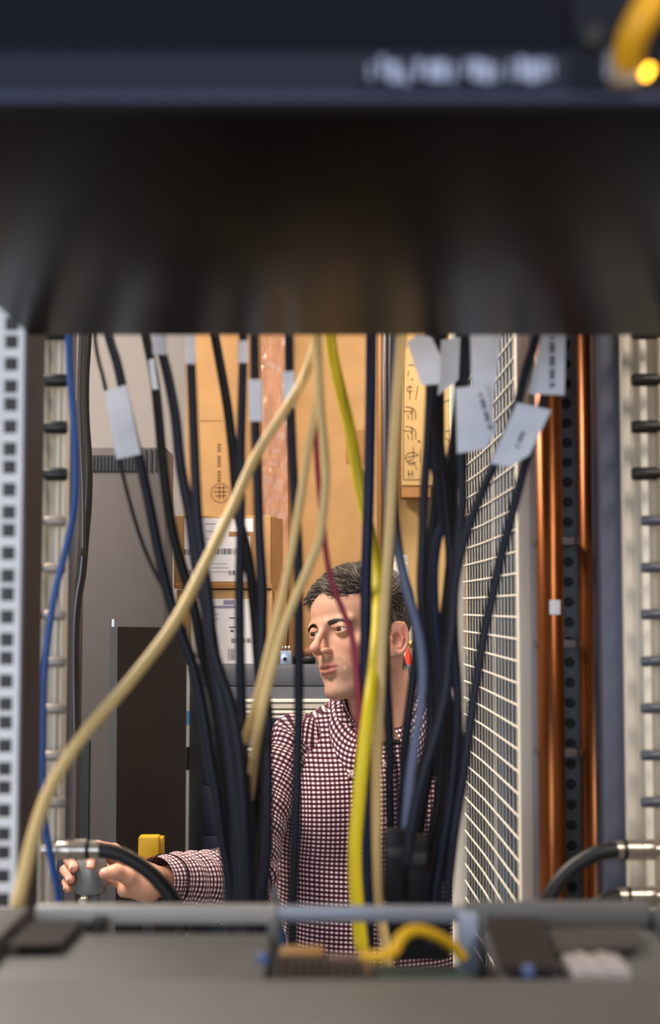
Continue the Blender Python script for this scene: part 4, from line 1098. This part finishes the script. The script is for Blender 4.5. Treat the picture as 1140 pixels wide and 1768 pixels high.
def sleeve(name, pts, radii, seed, parent, folds=1.0, n=56):
    path = spline([tuple(p) + (r,) for p, r in zip(pts, radii)], 22)
    C = np.array([q[:3] for q in path]); R = np.array([q[3] for q in path]); m = len(C)
    T = np.gradient(C, axis=0); T /= np.linalg.norm(T, axis=1)[:, None]
    s = np.concatenate([[0], np.cumsum(np.linalg.norm(np.diff(C, axis=0), axis=1))])
    ref = np.array([0, -1, 0.2]); V = []; UV = []
    bend = np.concatenate([[0], np.linalg.norm(np.diff(T, axis=0), axis=1)]); bend = np.convolve(bend, np.ones(9) / 9, 'same'); bend /= bend.max() + 1e-9
    for i in range(m):
        a = ref - T[i] * (ref @ T[i]); a /= np.linalg.norm(a); ref = a; b = np.cross(T[i], a)
        w = np.linspace(0, 2 * PI, n + 1)
        ring = np.cos(w)[:, None] * a + np.sin(w)[:, None] * b
        p = C[i] + ring * R[i]
        fold = np.sin(s[i] * 150 + 2.5 * np.sin(w * 2 + seed) + 1.3 * np.cos(w * 3)) * .0026 * (.45 + bend[i] * 1.5) + .0045 * wob((p * 1.0).T, seed, 26) + .002 * wob(p.T, seed + 1, 60)
        p = p + ring * (fold * folds)[:, None]
        V.append(p); UV.append(np.stack([w * .046, np.full(n + 1, s[i]) + .004 * wob(p.T, seed + 2, 20)], 1))
    V = np.concatenate(V); UV = np.concatenate(UV); F = []
    for i in range(m - 1):
        for k in range(n): F.append((i * (n + 1) + k, i * (n + 1) + k + 1, (i + 1) * (n + 1) + k + 1, (i + 1) * (n + 1) + k))
    return np_mesh(name, V, np.array(F), M_GING, parent, uv=UV)
inR = SH_R + Vector((.055, .005, .012)); inL = SH_L + Vector((-.05, .0, .012))
midR = (SH_R + EL_R) / 2 + Vector((-.012, -.005, .0))
sleeve('sleeve', [inR, SH_R, midR, EL_R + Vector((.0, .0, .0)), EL_R.lerp(WR_R, .45), WR_R + (EL_R - WR_R) * .10], [.050, .058, .047, .054, .050, .038], 61, shirt, 1.25)
sleeve('sleeve', [inL, SH_L, SH_L.lerp(EL_L, .5), EL_L, EL_L.lerp(WR_L, .5), WR_L], [.050, .060, .052, .047, .045, .036], 71, shirt)
sleeve('cuff', [WR_R + (EL_R - WR_R) * .28, WR_R + (EL_R - WR_R) * .12, WR_R - (EL_R - WR_R) * .02], [.0385, .0385, .0365], 81, shirt, .35)
sleeve('cuff', [WR_L + (EL_L - WR_L) * .2, WR_L + (EL_L - WR_L) * .08, WR_L - (EL_L - WR_L) * .06], [.038, .038, .036], 85, shirt, .35)

# collar: a stand round the neck with two leaves that fold over it and end in points
COLLAR_TIPS = []
def collar_surface():
    nu, nv = 97, 13; V = []; UV = []
    for i in range(nu):
        f = -1 + 2 * i / (nu - 1)                       # -1 .. 1 from his right point round the back to the left
        ang = math.radians(-90) + math.radians(22 + (1 - abs(f)) * 158) * (-1 if f < 0 else 1)
        front = smoothstep(.45, 1.0, abs(f)); back = 1 - abs(f)
        rx, ry = .063, .067
        c = Vector((TO[0], TO[1] + .012 - .004 * front, 0))
        dirv = Vector((math.cos(ang), math.sin(ang), 0))
        ztop = TO[2] + .006 + .046 * (1 - front) ** 1.0 - .026 * front + (.010 * dirv.x)
        top = Vector((c.x + dirv.x * rx, c.y + dirv.y * ry, ztop))
        drop = .042 + .036 * front ** 2
        outw = .022 + .016 * front
        tipx = .006 * (-1 if f < 0 else 1) * front ** 3
        for j in range(nv):
            t = j / (nv - 1)
            q = top + Vector((dirv.x * outw * math.sin(min(1, t * 1.5) * PI / 2) + tipx * t, dirv.y * outw * math.sin(min(1, t * 1.5) * PI / 2) - .017 * front * t, .004 * math.sin(t * PI) - drop * t))
            V.append(q); UV.append((f * .24, t * drop + f * .02))
    F = []
    for i in range(nu - 1):
        for j in range(nv - 1): F.append((i * nv + j, (i + 1) * nv + j, (i + 1) * nv + j + 1, i * nv + j + 1))
    o = np_mesh('collar', np.array([tuple(v) for v in V]), np.array(F), M_GING, shirt, uv=np.array(UV))
    md = o.modifiers.new('thickness', 'SOLIDIFY'); md.thickness = .0022; md.offset = 0
    for k in (nv - 2, (nu - 1) * nv + nv - 2): COLLAR_TIPS.append(V[k] + Vector((.004 * (1 if k > nv else -1), -.004, .004)))
    # stand inside
    V = []; UV = []
    for i in range(nu):
        f = -1 + 2 * i / (nu - 1)
        ang = math.radians(-90) + math.radians(12 + (1 - abs(f)) * 168) * (-1 if f < 0 else 1)
        front = smoothstep(.45, 1.0, abs(f)); dirv = Vector((math.cos(ang), math.sin(ang), 0))
        for j in range(4):
            t = j / 3
            z = TO[2] + .006 + .046 * (1 - front) - .030 * front + .010 * dirv.x - .045 * t
            V.append((TO[0] + dirv.x * (.0615 + .004 * t), TO[1] + .012 - .004 * front + dirv.y * (.0655 + .004 * t), z)); UV.append((f * .24, .1 + t * .04))
    F = [(i * 4 + j, (i + 1) * 4 + j, (i + 1) * 4 + j + 1, i * 4 + j + 1) for i in range(nu - 1) for j in range(3)]
    o2 = np_mesh('collar_stand', np.array(V), np.array(F), M_GING, shirt, uv=np.array(UV))
    md = o2.modifiers.new('thickness', 'SOLIDIFY'); md.thickness = .0018; md.offset = 0
    return o
collar_surface()

# button placket down the front with its buttons, and the buttons of the collar points
def front_point(xl, z):
    """the shirt's front surface at a lateral place and height"""
    c, s = math.cos(TYAW), math.sin(TYAW)
    m_ = np.abs(tV[:, 2] - z) < .012
    lx, ly, _ = torso_local(tV[m_].T)
    k = (np.abs(lx - xl) < .01) & (ly < 0.02)
    if not k.any(): return None
    w = tV[m_][k]; return Vector(w[w[:, 1].argmin()])
pv = []; pu = []; rows = np.arange(TO[2] - .064, TO[2] - .60, -.008)
for z in rows:
    for xl in (-.017, -.0165, 0, .0165, .017):
        q = front_point(xl, z) or Vector((TO[0] + xl, TO[1] - .1, z))
        lift = 0 if abs(xl) == .017 else .003
        pv.append((TO[0] + xl * math.cos(TYAW) - math.sin(TYAW) * (q.y - TO[1]) , q.y - lift, z)); pu.append((xl + .0038, z))
pf = [(i * 5 + j, i * 5 + j + 1, (i + 1) * 5 + j + 1, (i + 1) * 5 + j) for i in range(len(rows) - 1) for j in range(4)]
np_mesh('placket', np.array(pv), np.array(pf), M_GING, shirt, uv=np.array(pu))
M_BUTTON = mat('shirt_button', srgb(225, 210, 200), .3)
def button(loc, r=.0052):
    mx = Matrix.Translation(loc) @ Matrix.Rotation(PI / 2, 4, 'X')
    MB().lathe([(.0001, 0), (r, 0), (r, .0014), (r * .8, .0022), (r * .7, .0016), (.0001, .0016)], 16, mx).build('button', M_BUTTON, shirt, auto=40)
for z in np.arange(TO[2] - .082, TO[2] - .5, -.088):
    q = Vector(pv[int(np.abs(rows - z).argmin()) * 5 + 2]); button(q + Vector((0, -.001, 0)))
for q in COLLAR_TIPS: button(q, .0046)

# trousers and shoes, below the servers and out of sight from the front of the rack
M_TROUSER = mat('trouser_cloth', srgb(38, 42, 56), .9, var=.15, scale=60)
hipz = TO[2] - .58
def trouser_sdf(p):
    x, y = p[0] - TO[0], p[1] - TO[1] - .035; ax = np.abs(x); q = (ax, y, p[2])
    d = sd_ell(q, (0, 0, hipz - .05), (.172, .135, .16))
    d = smin(d, sd_cap(q, (.085, 0, hipz - .12), (.095, .0, .50), .098, .075), .06)
    d = smin(d, sd_cap(q, (.095, 0, .5), (.10, .02, .07), .075, .062), .03)
    d = np.maximum(d, p[2] - (hipz + .03))
    return d + .004 * wob(p, 91, 18)
trV, trF = surface_nets(trouser_sdf, (TO[0] - .24, TO[1] - .18, .02), (TO[0] + .24, TO[1] + .24, hipz + .1), .014)
np_mesh('trousers', trV, trF, M_TROUSER, person)
M_SHOE = mat('shoe_leather', srgb(48, 34, 26), .4)
for s in (-1, 1):
    cx = TO[0] + s * .10; cy = TO[1] + .055
    f = lambda p: smin(smax(sd_ell(p, (cx, cy - .06, .03), (.05, .15, .065)), -p[2] + .004, .01), sd_cap(p, (cx, cy, .05), (cx, cy, .10), .045, .045), .04)
    sV, sF = surface_nets(f, (cx - .08, cy - .24, -.01), (cx + .08, cy + .14, .17), .009)
    np_mesh('shoe', sV, sF, M_SHOE, person)
# ------------------------------------------------------------------ the workshop behind the rack
M_CARD = mat('cardboard', srgb(180, 138, 88), .8, var=.08, scale=14, bump=.1, bscale=300)
M_CARD2 = mat('pale_cardboard', srgb(202, 166, 108), .8, var=.06, scale=14)
M_CARDD = mat('dark_cardboard', srgb(160, 112, 62), .8, var=.08, scale=14)
M_TAPE = mat('packing_tape', srgb(178, 128, 96), .22, var=.22, scale=30, bump=.6, bscale=40, stretch=(1, 1, .35))
M_LABELW = mat('white_shipping_label', srgb(232, 226, 224), .6)
M_PRINT = mat('black_print', srgb(34, 30, 30), .7)
M_STAMP = mat('brown_stamp_print', srgb(128, 88, 52), .8)
M_CAB = mat('slate_cabinet', srgb(84, 86, 92), .5, .1, var=.04, scale=40)
M_DRAWER = mat('drawer_navy_slate', srgb(52, 60, 78), .45, .1)

def pbox(x0, x1, y0, y1, Y, depth):
    a = P(x0, y1, Y); b = P(x1, y0, Y); return (a.x, Y, a.z), (b.x, Y + depth, b.z)
# tool cabinet with drawers
CY = 3.0
cab = thing('tool_cabinet', 'dark grey drawer cabinet with white aluminium handle rails behind the person', 'cabinet')
ztop = P(500, 1148, CY).z
xc0, xc1 = P(327, 1200, CY).x, P(905, 1200, CY).x
MB().box((xc0, CY, .06), (xc1, CY + .62, ztop), .003).build('carcass', M_CAB, cab, auto=40)
MB().box((xc0 + .02, CY + .03, 0), (xc1 - .02, CY + .6, .06)).build('plinth', M_BLACK, cab)
seams = [1150, 1184, 1268, 1354, 1440, 1526, 1640, 1760]
for i, (a, b) in enumerate(zip(seams[:-1], seams[1:])):
    lo_, hi_ = pbox(351, 898, a + 1, b - 1, CY, .018)
    d = MB().box((lo_[0], CY - .016, lo_[2]), (hi_[0], CY + .002, hi_[2]), .0015).build('drawer', M_CAB if i < 2 else M_DRAWER, cab, auto=40)
    if i >= 1:
        for (h0, h1, dd) in ((22, 27, .030), (29, 38, .026), (41, 46, .024), (50, 54, .028)):
            lo_, hi_ = pbox(424, 880, a + h0, a + h1, CY, .01)
            MB().box((lo_[0], CY - dd, lo_[2]), (hi_[0], CY - .014, hi_[2]), .0008).build('handle_rail', M_WHITE if h0 in (22, 41) else M_LGREY, d, auto=40)
# shipping boxes on the cabinet
def carton(label, x0, x1, y0, y1, Y, depth, m, name='cardboard_box', group='cardboard boxes', on=None):
    lo_, hi_ = pbox(x0, x1, y0, y1, Y, depth)
    if on is not None: lo_ = (lo_[0], lo_[1], on)
    t = thing(name, label, 'box', group)
    MB().box(lo_, hi_, .002).build('carton', m, t, auto=40)
    return t
def label_sheet(t, x0, x1, y0, y1, Y, m=M_LABELW, name='shipping_label'):
    lo_, hi_ = pbox(x0, x1, y0, y1, Y, .0)
    return MB().box((lo_[0], Y - .0012, lo_[2]), (hi_[0], Y - .0002, hi_[2])).build(name, m, t)
def printed(parent, rects, Y, m=M_PRINT, name='print'):
    mb = MB()
    for (x0, x1, y0, y1) in rects:
        a = P(x0, y1, Y); b = P(x1, y0, Y); mb.add([(a.x, Y, a.z), (b.x, Y, a.z), (b.x, Y, b.z), (a.x, Y, b.z)], [(0, 1, 2, 3)])
    return tag(mb.build(name, m, parent), kind='stuff')
def barcode(x0, x1, y0, y1, seed):
    r = random.Random(seed); out = []; x = x0
    while x < x1:
        w = r.choice((.7, 1.0, 1.6)); out.append((x, min(x + w, x1), y0, y1)); x += w + r.choice((.7, 1.1, 1.8))
    return out
def lines(x0, x1, y0, n, step, h=.8, seed=1):
    r = random.Random(seed); return [(x0, x0 + (x1 - x0) * r.uniform(.5, 1), y0 + i * step, y0 + i * step + h) for i in range(n)]
BY = 3.04
b1 = carton('small cardboard box with white barcode label, lower one on the drawer cabinet', 304, 470, 1018, 1148, BY, .34, M_CARD, on=ztop)
b2 = carton('small cardboard box with white barcode label, upper one of the two stacked', 300, 468, 890, 1016, BY, .34, M_CARD)
s = label_sheet(b1, 330, 442, 1034, 1146, BY)
printed(s, barcode(332, 346, 1126, 1136, 3) + barcode(394, 407, 1120, 1140, 4) + barcode(400, 436, 1102, 1110, 5) + lines(340, 380, 1060, 4, 9, .7, 2) + [(396, 408, 1082, 1084), (398, 404, 1088, 1091), (396, 407, 1066, 1068), (322 + 8, 352, 1040, 1041)], BY - .0018)
printed(s, [(386, 406, 1030 + 6, 1038 + 6), (368, 408, 1046, 1050)], BY - .0018, mat('violet_print', srgb(140, 132, 160), .7))
s = label_sheet(b2, 318, 438, 895, 1004, BY)
printed(s, barcode(318, 330, 948, 958, 6) + barcode(357, 410, 947, 957, 7) + barcode(395, 410, 985, 993, 8) + barcode(322, 330, 984, 992, 9) + lines(353, 384, 904, 3, 13, .8, 4) + lines(360, 400, 973, 3, 7, .6, 5), BY - .0018)
printed(b2, [(395, 438, 918, 926), (398 + 34, 438, 926, 990)], BY - .0020, M_CARDD, 'tan_patch')
MB().box(*pbox(302, 470, 1008, 1016, BY - .006, .05), .001).build('flap', M_CARDD, b2)
tx = pbox(468, 486, 890, 1010, BY, .3)
MB().prism([(tx[0][0], BY), (tx[1][0], BY + .10), (tx[1][0], BY + .104), (tx[0][0], BY + .004)], 2, P(470, 1020, BY).z, P(470, 892, BY).z).build('open_flap', M_CARDD, b2)
# tall cartons behind
BZ = 3.72
bl = carton('tall brown carton with round stamp and upright print', 318, 452, 300, 1130, BZ, .5, M_CARD, 'tall_carton', on=0.002)
def ring(parent, cx, cy, r, w, Y, m, name):
    V = []; F = []; n = 40
    for i in range(n):
        a = 2 * PI * i / n
        for rr in (r, r - w): V.append(P(cx + rr * math.cos(a), cy + rr * math.sin(a), Y))
    for i in range(n): F.append((2 * i, 2 * ((i + 1) % n), 2 * ((i + 1) % n) + 1, 2 * i + 1))
    return mesh(name, V, F, m, parent)
st_ = ring(bl, 381, 851, 17, 1.5, BZ - .001, M_STAMP, 'round_stamp')
printed(st_, [(371, 391, 841, 843), (369, 393, 848, 850), (372, 391, 855, 857), (378, 380, 838, 862), (385, 387, 838, 862)], BZ - .0012, M_STAMP)
printed(bl, [(375.5, 381.5, 766 + i * 5.2, 766 + i * 5.2 + 3.6) for i in range(13) if i not in (3, 8)], BZ - .001, M_STAMP)
printed(bl, [(343, 385, 725.5, 727)], BZ - .001, M_CARDD, 'crease')
bm_ = carton('broad plain tan carton behind the dark hair', 498, 650, 300, 1130, BZ - .02, .5, M_CARD, 'tall_carton', on=0.002)
lo_, hi_ = pbox(598, 632, 742, 800, BZ - .02, .0); MB().box((lo_[0], BZ - .0212, lo_[2]), (hi_[0], BZ - .0202, hi_[2])).build('tan_patch', M_CARDD, bm_)
lo_, hi_ = pbox(453, 497, 300, 1100, BZ - .05, .3)
tp_ = thing('taped_carton', 'narrow carton edge wrapped in shiny crinkled brown packing tape', 'box', 'cardboard boxes')
MB().box((lo_[0], lo_[1], 0.002), hi_, .004).build('carton', M_CARDD, tp_, auto=40)
V = []; F = []; n = 120
for i in range(n + 1):
    py = 500 + 480 * i / n
    for j in range(7):
        q = P(451 + 47 * j / 6, py, BZ - .053); q.y -= .004 * abs(wob(np.array([[q.x * 1.0], [0.0], [q.z]]), 5, 60)[0]) + .002 * math.sin(j * 2.1 + i * .35); V.append(q)
for i in range(n):
    for j in range(6): F.append((i * 7 + j, i * 7 + j + 1, (i + 1) * 7 + j + 1, (i + 1) * 7 + j))
mesh('tape_wrap', V, F, M_TAPE, tp_, True)
br = carton('pale tan carton at the far right of the cardboard', 686, 812, 300, 1130, BZ + .1, .4, M_CARD2, 'tall_carton', on=0.002)
# pole of dark tubes between the cartons
pl = thing('pipe_bundle', 'dark vertical tubes standing between the two tan cartons', 'pipe')
for i, (px, w, m_) in enumerate(((656, 8, M_CARDD), (664, 8, mat('tube_grey', srgb(104, 98, 102), .35, .4)), (674, 7, mat('tube_dark', srgb(50, 46, 48), .4)), (683, 8, M_BLACK))):
    p = P(px, 900, 3.35); r = w / 2 / FPX * 3.35
    MB().lathe([(r, ztop), (r, 2.7)], 14, Matrix.Translation((p.x, p.y, 0))).build('tube', m_, pl, True)
# slim printed carton
sc = carton('slim pale carton printed with line drawings, fixed before the pale tan carton', 694, 790, 600, 838, 3.70, .1195, M_CARD2, 'printed_carton')
SCY = 3.6985
dm = MB()
def stroke(pts_, w=1.3):
    q = [P(a, b, SCY) for a, b in pts_]
    for a, b in zip(q[:-1], q[1:]):
        d = (b - a).normalized(); s = Vector((d.z, 0, -d.x)) * (w / 2 / FPX * SCY)
        dm.add([a - s, b - s, b + s, a + s], [(0, 1, 2, 3)])
def arcs(cx, cy, rx, ry, a0, a1, n=14): return [(cx + rx * math.cos(math.radians(a0 + (a1 - a0) * i / n)), cy + ry * math.sin(math.radians(a0 + (a1 - a0) * i / n))) for i in range(n + 1)]
stroke([(697, 632), (697, 828), (729, 828)]); stroke([(705, 630), (720, 630)])
for cy in (712, 746):
    stroke(arcs(700, cy, 18, 10, -90, 0)); stroke([(718, cy), (718, cy + 12)]); stroke([(697, cy - 2), (712, cy - 2), (712, cy + 14)]); stroke([(704, cy + 4), (706, cy + 12)]); stroke(arcs(708, cy - 3, 5, 5, -90, 90, 6))
stroke(arcs(712, 790, 12, 9, 60, 330)); stroke([(702, 790), (722, 786)]); stroke([(714, 772), (714, 792)]); stroke([(726, 775), (726, 800)]); stroke(arcs(710, 798, 6, 4, 0, 300, 8))
stroke([(704, 818), (714, 818)]); stroke([(706, 812), (706, 824)]); stroke([(712, 812), (712, 824)]); stroke([(716, 800), (720, 812)], .9)
stroke(arcs(708, 672, 5, 5, 30, 330, 8)); stroke([(708, 665), (708, 690)]); stroke([(722, 665), (718, 690)]); stroke([(706, 640), (704, 650)]); stroke(arcs(712, 655, 1.2, 1.2, 0, 360, 6))
stroke(arcs(724, 762, 1, 1, 0, 360, 6), 3)
stroke([(752, 700), (776, 690)]); stroke([(768, 745), (790, 740)]); stroke([(768, 755), (778, 762), (790, 770)]); stroke([(770, 827), (790, 827)])
tag(dm.build('line_drawing', mat('drawing_ink', srgb(92, 70, 40), .7), sc), kind='stuff')
br_ = MB().box((P(694, 842, 3.7).x, 3.705, P(694, 858, 3.7).z), (P(745, 842, 3.7).x, 3.79, P(694, 838, 3.7).z)).build('lower_flap', M_CARDD, sc)

# small things on the cabinet
vb = thing('valve_block', 'small bright metal valve block with studs on the cabinet edge', 'valve')
lo_, hi_ = pbox(483, 503, 1124, 1148, CY + .01, .03)
MB().box((lo_[0], lo_[1], ztop), hi_, .002).build('block', mat('blued_steel', srgb(170, 186, 214), .3, .6), vb, auto=40)
c = P(492, 1138, CY + .01); MB().lathe([(.0045, -.002), (.0045, .004), (.002, .004), (.0001, .002)], 14, Matrix.Translation(c) @ Matrix.Rotation(PI / 2, 4, 'X')).build('port', M_BLACK, vb, auto=35)
for px in (487, 493, 499):
    c = P(px, 1124, CY + .02); MB().lathe([(.003, 0), (.003, .006), (.004, .008), (.002, .011), (.0001, .011)], 10, Matrix.Translation(c)).build('stud', M_STEEL, vb, auto=35)
tb = thing('hand_tool', 'dark tool with brown wooden grip lying on the cabinet behind the nose', 'tool')
a = P(506, 1140, CY + .05); b = P(545, 1139, CY + .05)
MB().tube([a, b], .009, 12).build('shaft', M_BLACK, tb, True)
a = P(512, 1126, CY + .12); b = P(560, 1124, CY + .12)
MB().tube([a, a.lerp(b, .5), b], [.010, .012, .010], 12).build('grip', mat('brown_wood', srgb(130, 84, 50), .5), tb, True)
fn = thing('red_funnel', 'small red cone with brass ball top behind the neck', 'funnel')
c = P(705, 1146, CY + .04)
MB().lathe([(.011, 0), (.011, .002), (.0025, .036), (.0001, .036)], 20, Matrix.Translation((c.x, c.y, ztop))).build('cone', mat('red_plastic', srgb(222, 56, 20), .4), fn, auto=40)
MB().lathe([(.0001, .033), (.006, .038), (.0075, .044), (.006, .050), (.0001, .053)], 16, Matrix.Translation((c.x + .006, c.y, ztop))).build('ball', mat('brass', srgb(206, 168, 84), .25, .8), fn, True)
bt = thing('white_bottle', 'white ribbed plastic bottle standing behind the head', 'bottle')
c = P(692, 1000, CY + .2); zb = P(692, 958, CY + .2).z
MB().lathe([(.03, ztop), (.032, ztop + .01), (.032, ztop + .14), (.024, ztop + .165), (.016, ztop + .172)], 24, Matrix.Translation((c.x, c.y, 0))).build('bottle_body', M_WHITE, bt, auto=40)
MB().lathe([(.016, ztop + .172), (.018, ztop + .174), (.018, zb - .02), (.016, zb - .018), (.016, zb), (.0001, zb)], 20, Matrix.Translation((c.x, c.y, 0))).build('bottle_cap', mat('white_cap', srgb(236, 230, 222), .4), bt, auto=40)
bk = thing('black_case', 'small black case on the cabinet behind the right-hand cords', 'case')
lo_, hi_ = pbox(738, 790, 1082, 1148, CY + .05, .15); MB().box((lo_[0], lo_[1], ztop), hi_, .004).build('case_shell', M_BLACK, bk, auto=40)
lo_, hi_ = pbox(742, 786, 1104, 1108, CY + .048, .01); MB().box(lo_, hi_, .001).build('seam', M_DGREY, bk)

# tall grey-brown machine on the left with a vent row at its top
mc = thing('grey_enclosure', 'tall grey-brown equipment enclosure with dark vents along its top', 'enclosure')
M_ENC = mat('enclosure_grey_brown', srgb(70, 63, 61), .6, var=.05, scale=30, bump=.15, bscale=260)
EY = 2.85
lo_, hi_ = pbox(110, 287, 772, 1500, EY, .6)
MB().box((lo_[0], EY, .02), (hi_[0], EY + .14, hi_[2]), .004).build('cabinet_body', M_ENC, mc, auto=40)
lo_, hi_ = pbox(158, 238, 786, 814, EY, 0); MB().box((lo_[0], EY - .003, lo_[2]), (hi_[0], EY + .001, hi_[2])).build('vent_recess', M_BLACK, mc)
for i in range(13):
    lo_, hi_ = pbox(160 + i * 6, 163.4 + i * 6, 788, 812, EY, 0)
    MB().box((lo_[0], EY - .006, lo_[2]), (hi_[0], EY - .002, hi_[2]), .0005).build('vent_slat', M_DGREY, mc)
for i in range(3):
    lo_, hi_ = pbox(250 + i * 9, 254 + i * 9, 776, 814, EY, 0)
    MB().box((lo_[0], EY - .004, lo_[2]), (hi_[0], EY + .001, hi_[2])).build('vent_slot', M_BLACK, mc)
lo_, hi_ = pbox(264, 284, 772, 783, EY, 0)
lo_, hi_ = pbox(134, 155, 1276, 1640, EY - .004, .02); MB().box((lo_[0], EY - .004, .03), (hi_[0], EY + .002, hi_[2]), .001).build('dark_slot', M_BLACK, mc)
rod = thing('white_rod', 'thin white upright rod with bright tip beside the grey-brown enclosure', 'rod')
p = P(289, 1000, 3.0)
MB().lathe([(.0035, 0), (.0035, P(289, 866, 2.95).z), (.0001, P(289, 857, 2.95).z)], 10, Matrix.Translation((p.x, p.y, 0))).build('rod_shaft', M_WHITE, rod, auto=40)
MB().lathe([(.005, P(289, 862, 2.95).z), (.005, P(289, 856, 2.95).z)], 10, Matrix.Translation((p.x, p.y, 0))).build('rod_tip', M_STEEL, rod)
wp = thing('white_sheet_roll', 'white plastic roll with blue band standing beside the drawer cabinet', 'roll')
p0, p1 = P(306, 1150, 2.97), P(327, 1150, 2.97); r = (p1.x - p0.x) / 2; cx = (p0.x + p1.x) / 2
MB().lathe([(r, 0), (r, P(320, 1150, 2.97).z)], 20, Matrix.Translation((cx, 2.97 + r, 0))).build('roll', mat('white_film', srgb(205, 205, 204), .3), wp, auto=40)
MB().lathe([(r * 1.02, P(320, 1252, 2.97).z), (r * 1.02, P(320, 1228, 2.97).z)], 20, Matrix.Translation((cx, 2.97 + r, 0))).build('blue_band', mat('blue_band', srgb(90, 150, 205), .3), wp, auto=40)
MB().lathe([(r * 1.02, P(320, 1330, 2.97).z), (r * 1.02, P(320, 1290, 2.97).z)], 20, Matrix.Translation((cx, 2.97 + r, 0))).build('dark_band', M_DGREY, wp, auto=40)
# dark open board leaning in front of the enclosure
bd = thing('dark_board', 'dark brown glossy board with bent left edge in front of the enclosure', 'board')
M_BOARD = mat('dark_laminate', srgb(40, 33, 30), .35, var=.1, scale=10)
q0, q1, q2, q3 = P(203, 1082, 2.62), P(322, 1084, 2.72), P(330, 1640, 2.72), P(212, 1640, 2.62)
th = Vector((0, .012, 0)); V = [q0, q1, Vector((q1.x, q1.y, 0.0)), Vector((q0.x + .006, q0.y, 0.0))]
mb = MB(); mb.add(V + [v + th for v in V], [(0, 1, 2, 3), (7, 6, 5, 4), (0, 4, 5, 1), (1, 5, 6, 2), (2, 6, 7, 3), (3, 7, 4, 0)]); mb.build('panel', M_BOARD, bd)
e0 = P(190, 1082, 2.66)
V = [e0, q0, Vector((q0.x + .006, q0.y, 0)), Vector((e0.x + .010, e0.y, 0))]
mb = MB(); mb.add(V + [v + th for v in V], [(0, 1, 2, 3), (7, 6, 5, 4), (0, 4, 5, 1), (1, 5, 6, 2), (2, 6, 7, 3), (3, 7, 4, 0)]); mb.build('bent_edge', mat('edge_slate', srgb(66, 68, 74), .5), bd)
lo_, hi_ = pbox(193, 197, 1069, 1083, 2.65, .004); MB().box(lo_, hi_).build('edge_clip', mat('clip_pale_blue', srgb(190, 212, 226), .4), bd)
# yellow block on a stand in front of the board
yb = thing('yellow_block', 'yellow painted block on a dark stand above the forearm', 'block')
lo_, hi_ = pbox(238, 274, 1445, 1500, 2.34, .03)
MB().box(lo_, hi_, .003).build('block', mat('yellow_paint', srgb(206, 160, 12), .5, var=.1, scale=40), yb, auto=40)
lo2, hi2 = pbox(270, 281, 1447, 1495, 2.35, .03); MB().box(lo2, hi2, .002).build('side_plate', mat('yellow_dark', srgb(190, 146, 14), .5), yb, auto=40)
MB().box(((lo_[0] + hi_[0]) / 2 - .01, 2.345, 0), ((lo_[0] + hi_[0]) / 2 + .01, 2.36, lo_[2] + .004)).build('stand', M_BLACK, yb)
# pale blue stool between arm and torso
stl = thing('blue_stool', 'blue workshop stool behind the elbow', 'stool')
p = P(478, 1500, 2.78); zs_ = P(478, 1478, 2.78).z
MB().lathe([(.16, zs_ - .10), (.17, zs_ - .09), (.17, zs_ - .02), (.16, zs_)], 24, Matrix.Translation((p.x, p.y, 0))).build('seat', mat('stool_grey', srgb(84, 86, 92), .5), stl, auto=40)
MB().lathe([(.02, .0), (.02, zs_ - .1)], 12, Matrix.Translation((p.x, p.y, 0))).build('column', mat('stool_blue', srgb(40, 98, 168), .4), stl, auto=40)
for k in range(5):
    a = 2 * PI * k / 5; MB().tube([(p.x, p.y, .06), (p.x + .2 * math.cos(a), p.y + .2 * math.sin(a), .02)], .015, 8).build('foot', M_BLACK, stl, True)
# the grey coupling in the hand with its small hose
cp = thing('grey_coupling', 'smooth grey bulb-shaped coupling gripped by the right hand', 'coupling')
M_COUP = mat('coupling_grey', srgb(112, 116, 116), .35, .1)
H = Matrix.Translation(HAND_O) @ Matrix.Scale(.009, 4)
MB().lathe([(1.2, -4.6), (1.5, -4.4), (1.5, -3.4), (2.3, -3.0), (2.55, -2.0), (2.62, 0), (2.5, 1.6), (2.0, 2.7), (1.1, 3.2), (.001, 3.3)], 28, H).build('bulb', M_COUP, cp, auto=45)
MB().lathe([(1.0, -5.6), (1.25, -5.5), (1.25, -4.6), (.9, -4.5)], 20, H).build('collar_ring', M_STEEL, cp, auto=40)
MB().lathe([(.55, 0), (.75, .1), (.75, 1.6), (.5, 1.9), (.001, 1.9)], 16, H @ Matrix.Translation((-.5, -2.6, -3.6)) @ Matrix.Rotation(PI / 2, 4, 'X')).build('side_port', M_STEEL, cp, auto=40)
sp = spline([tuple(HAND_O + Vector(q)) for q in ((0, 0, -.047), (0, .0, -.075), (.02, .04, -.14), (.02, .12, -.30), (0, .3, -.6), (.0, .5, -1.0), (.0, .6, HAND_O.z * -1 + .012))], 8)
MB().tube(sp, .009, 12).build('tail_hose', M_RUBBER, cp, True)
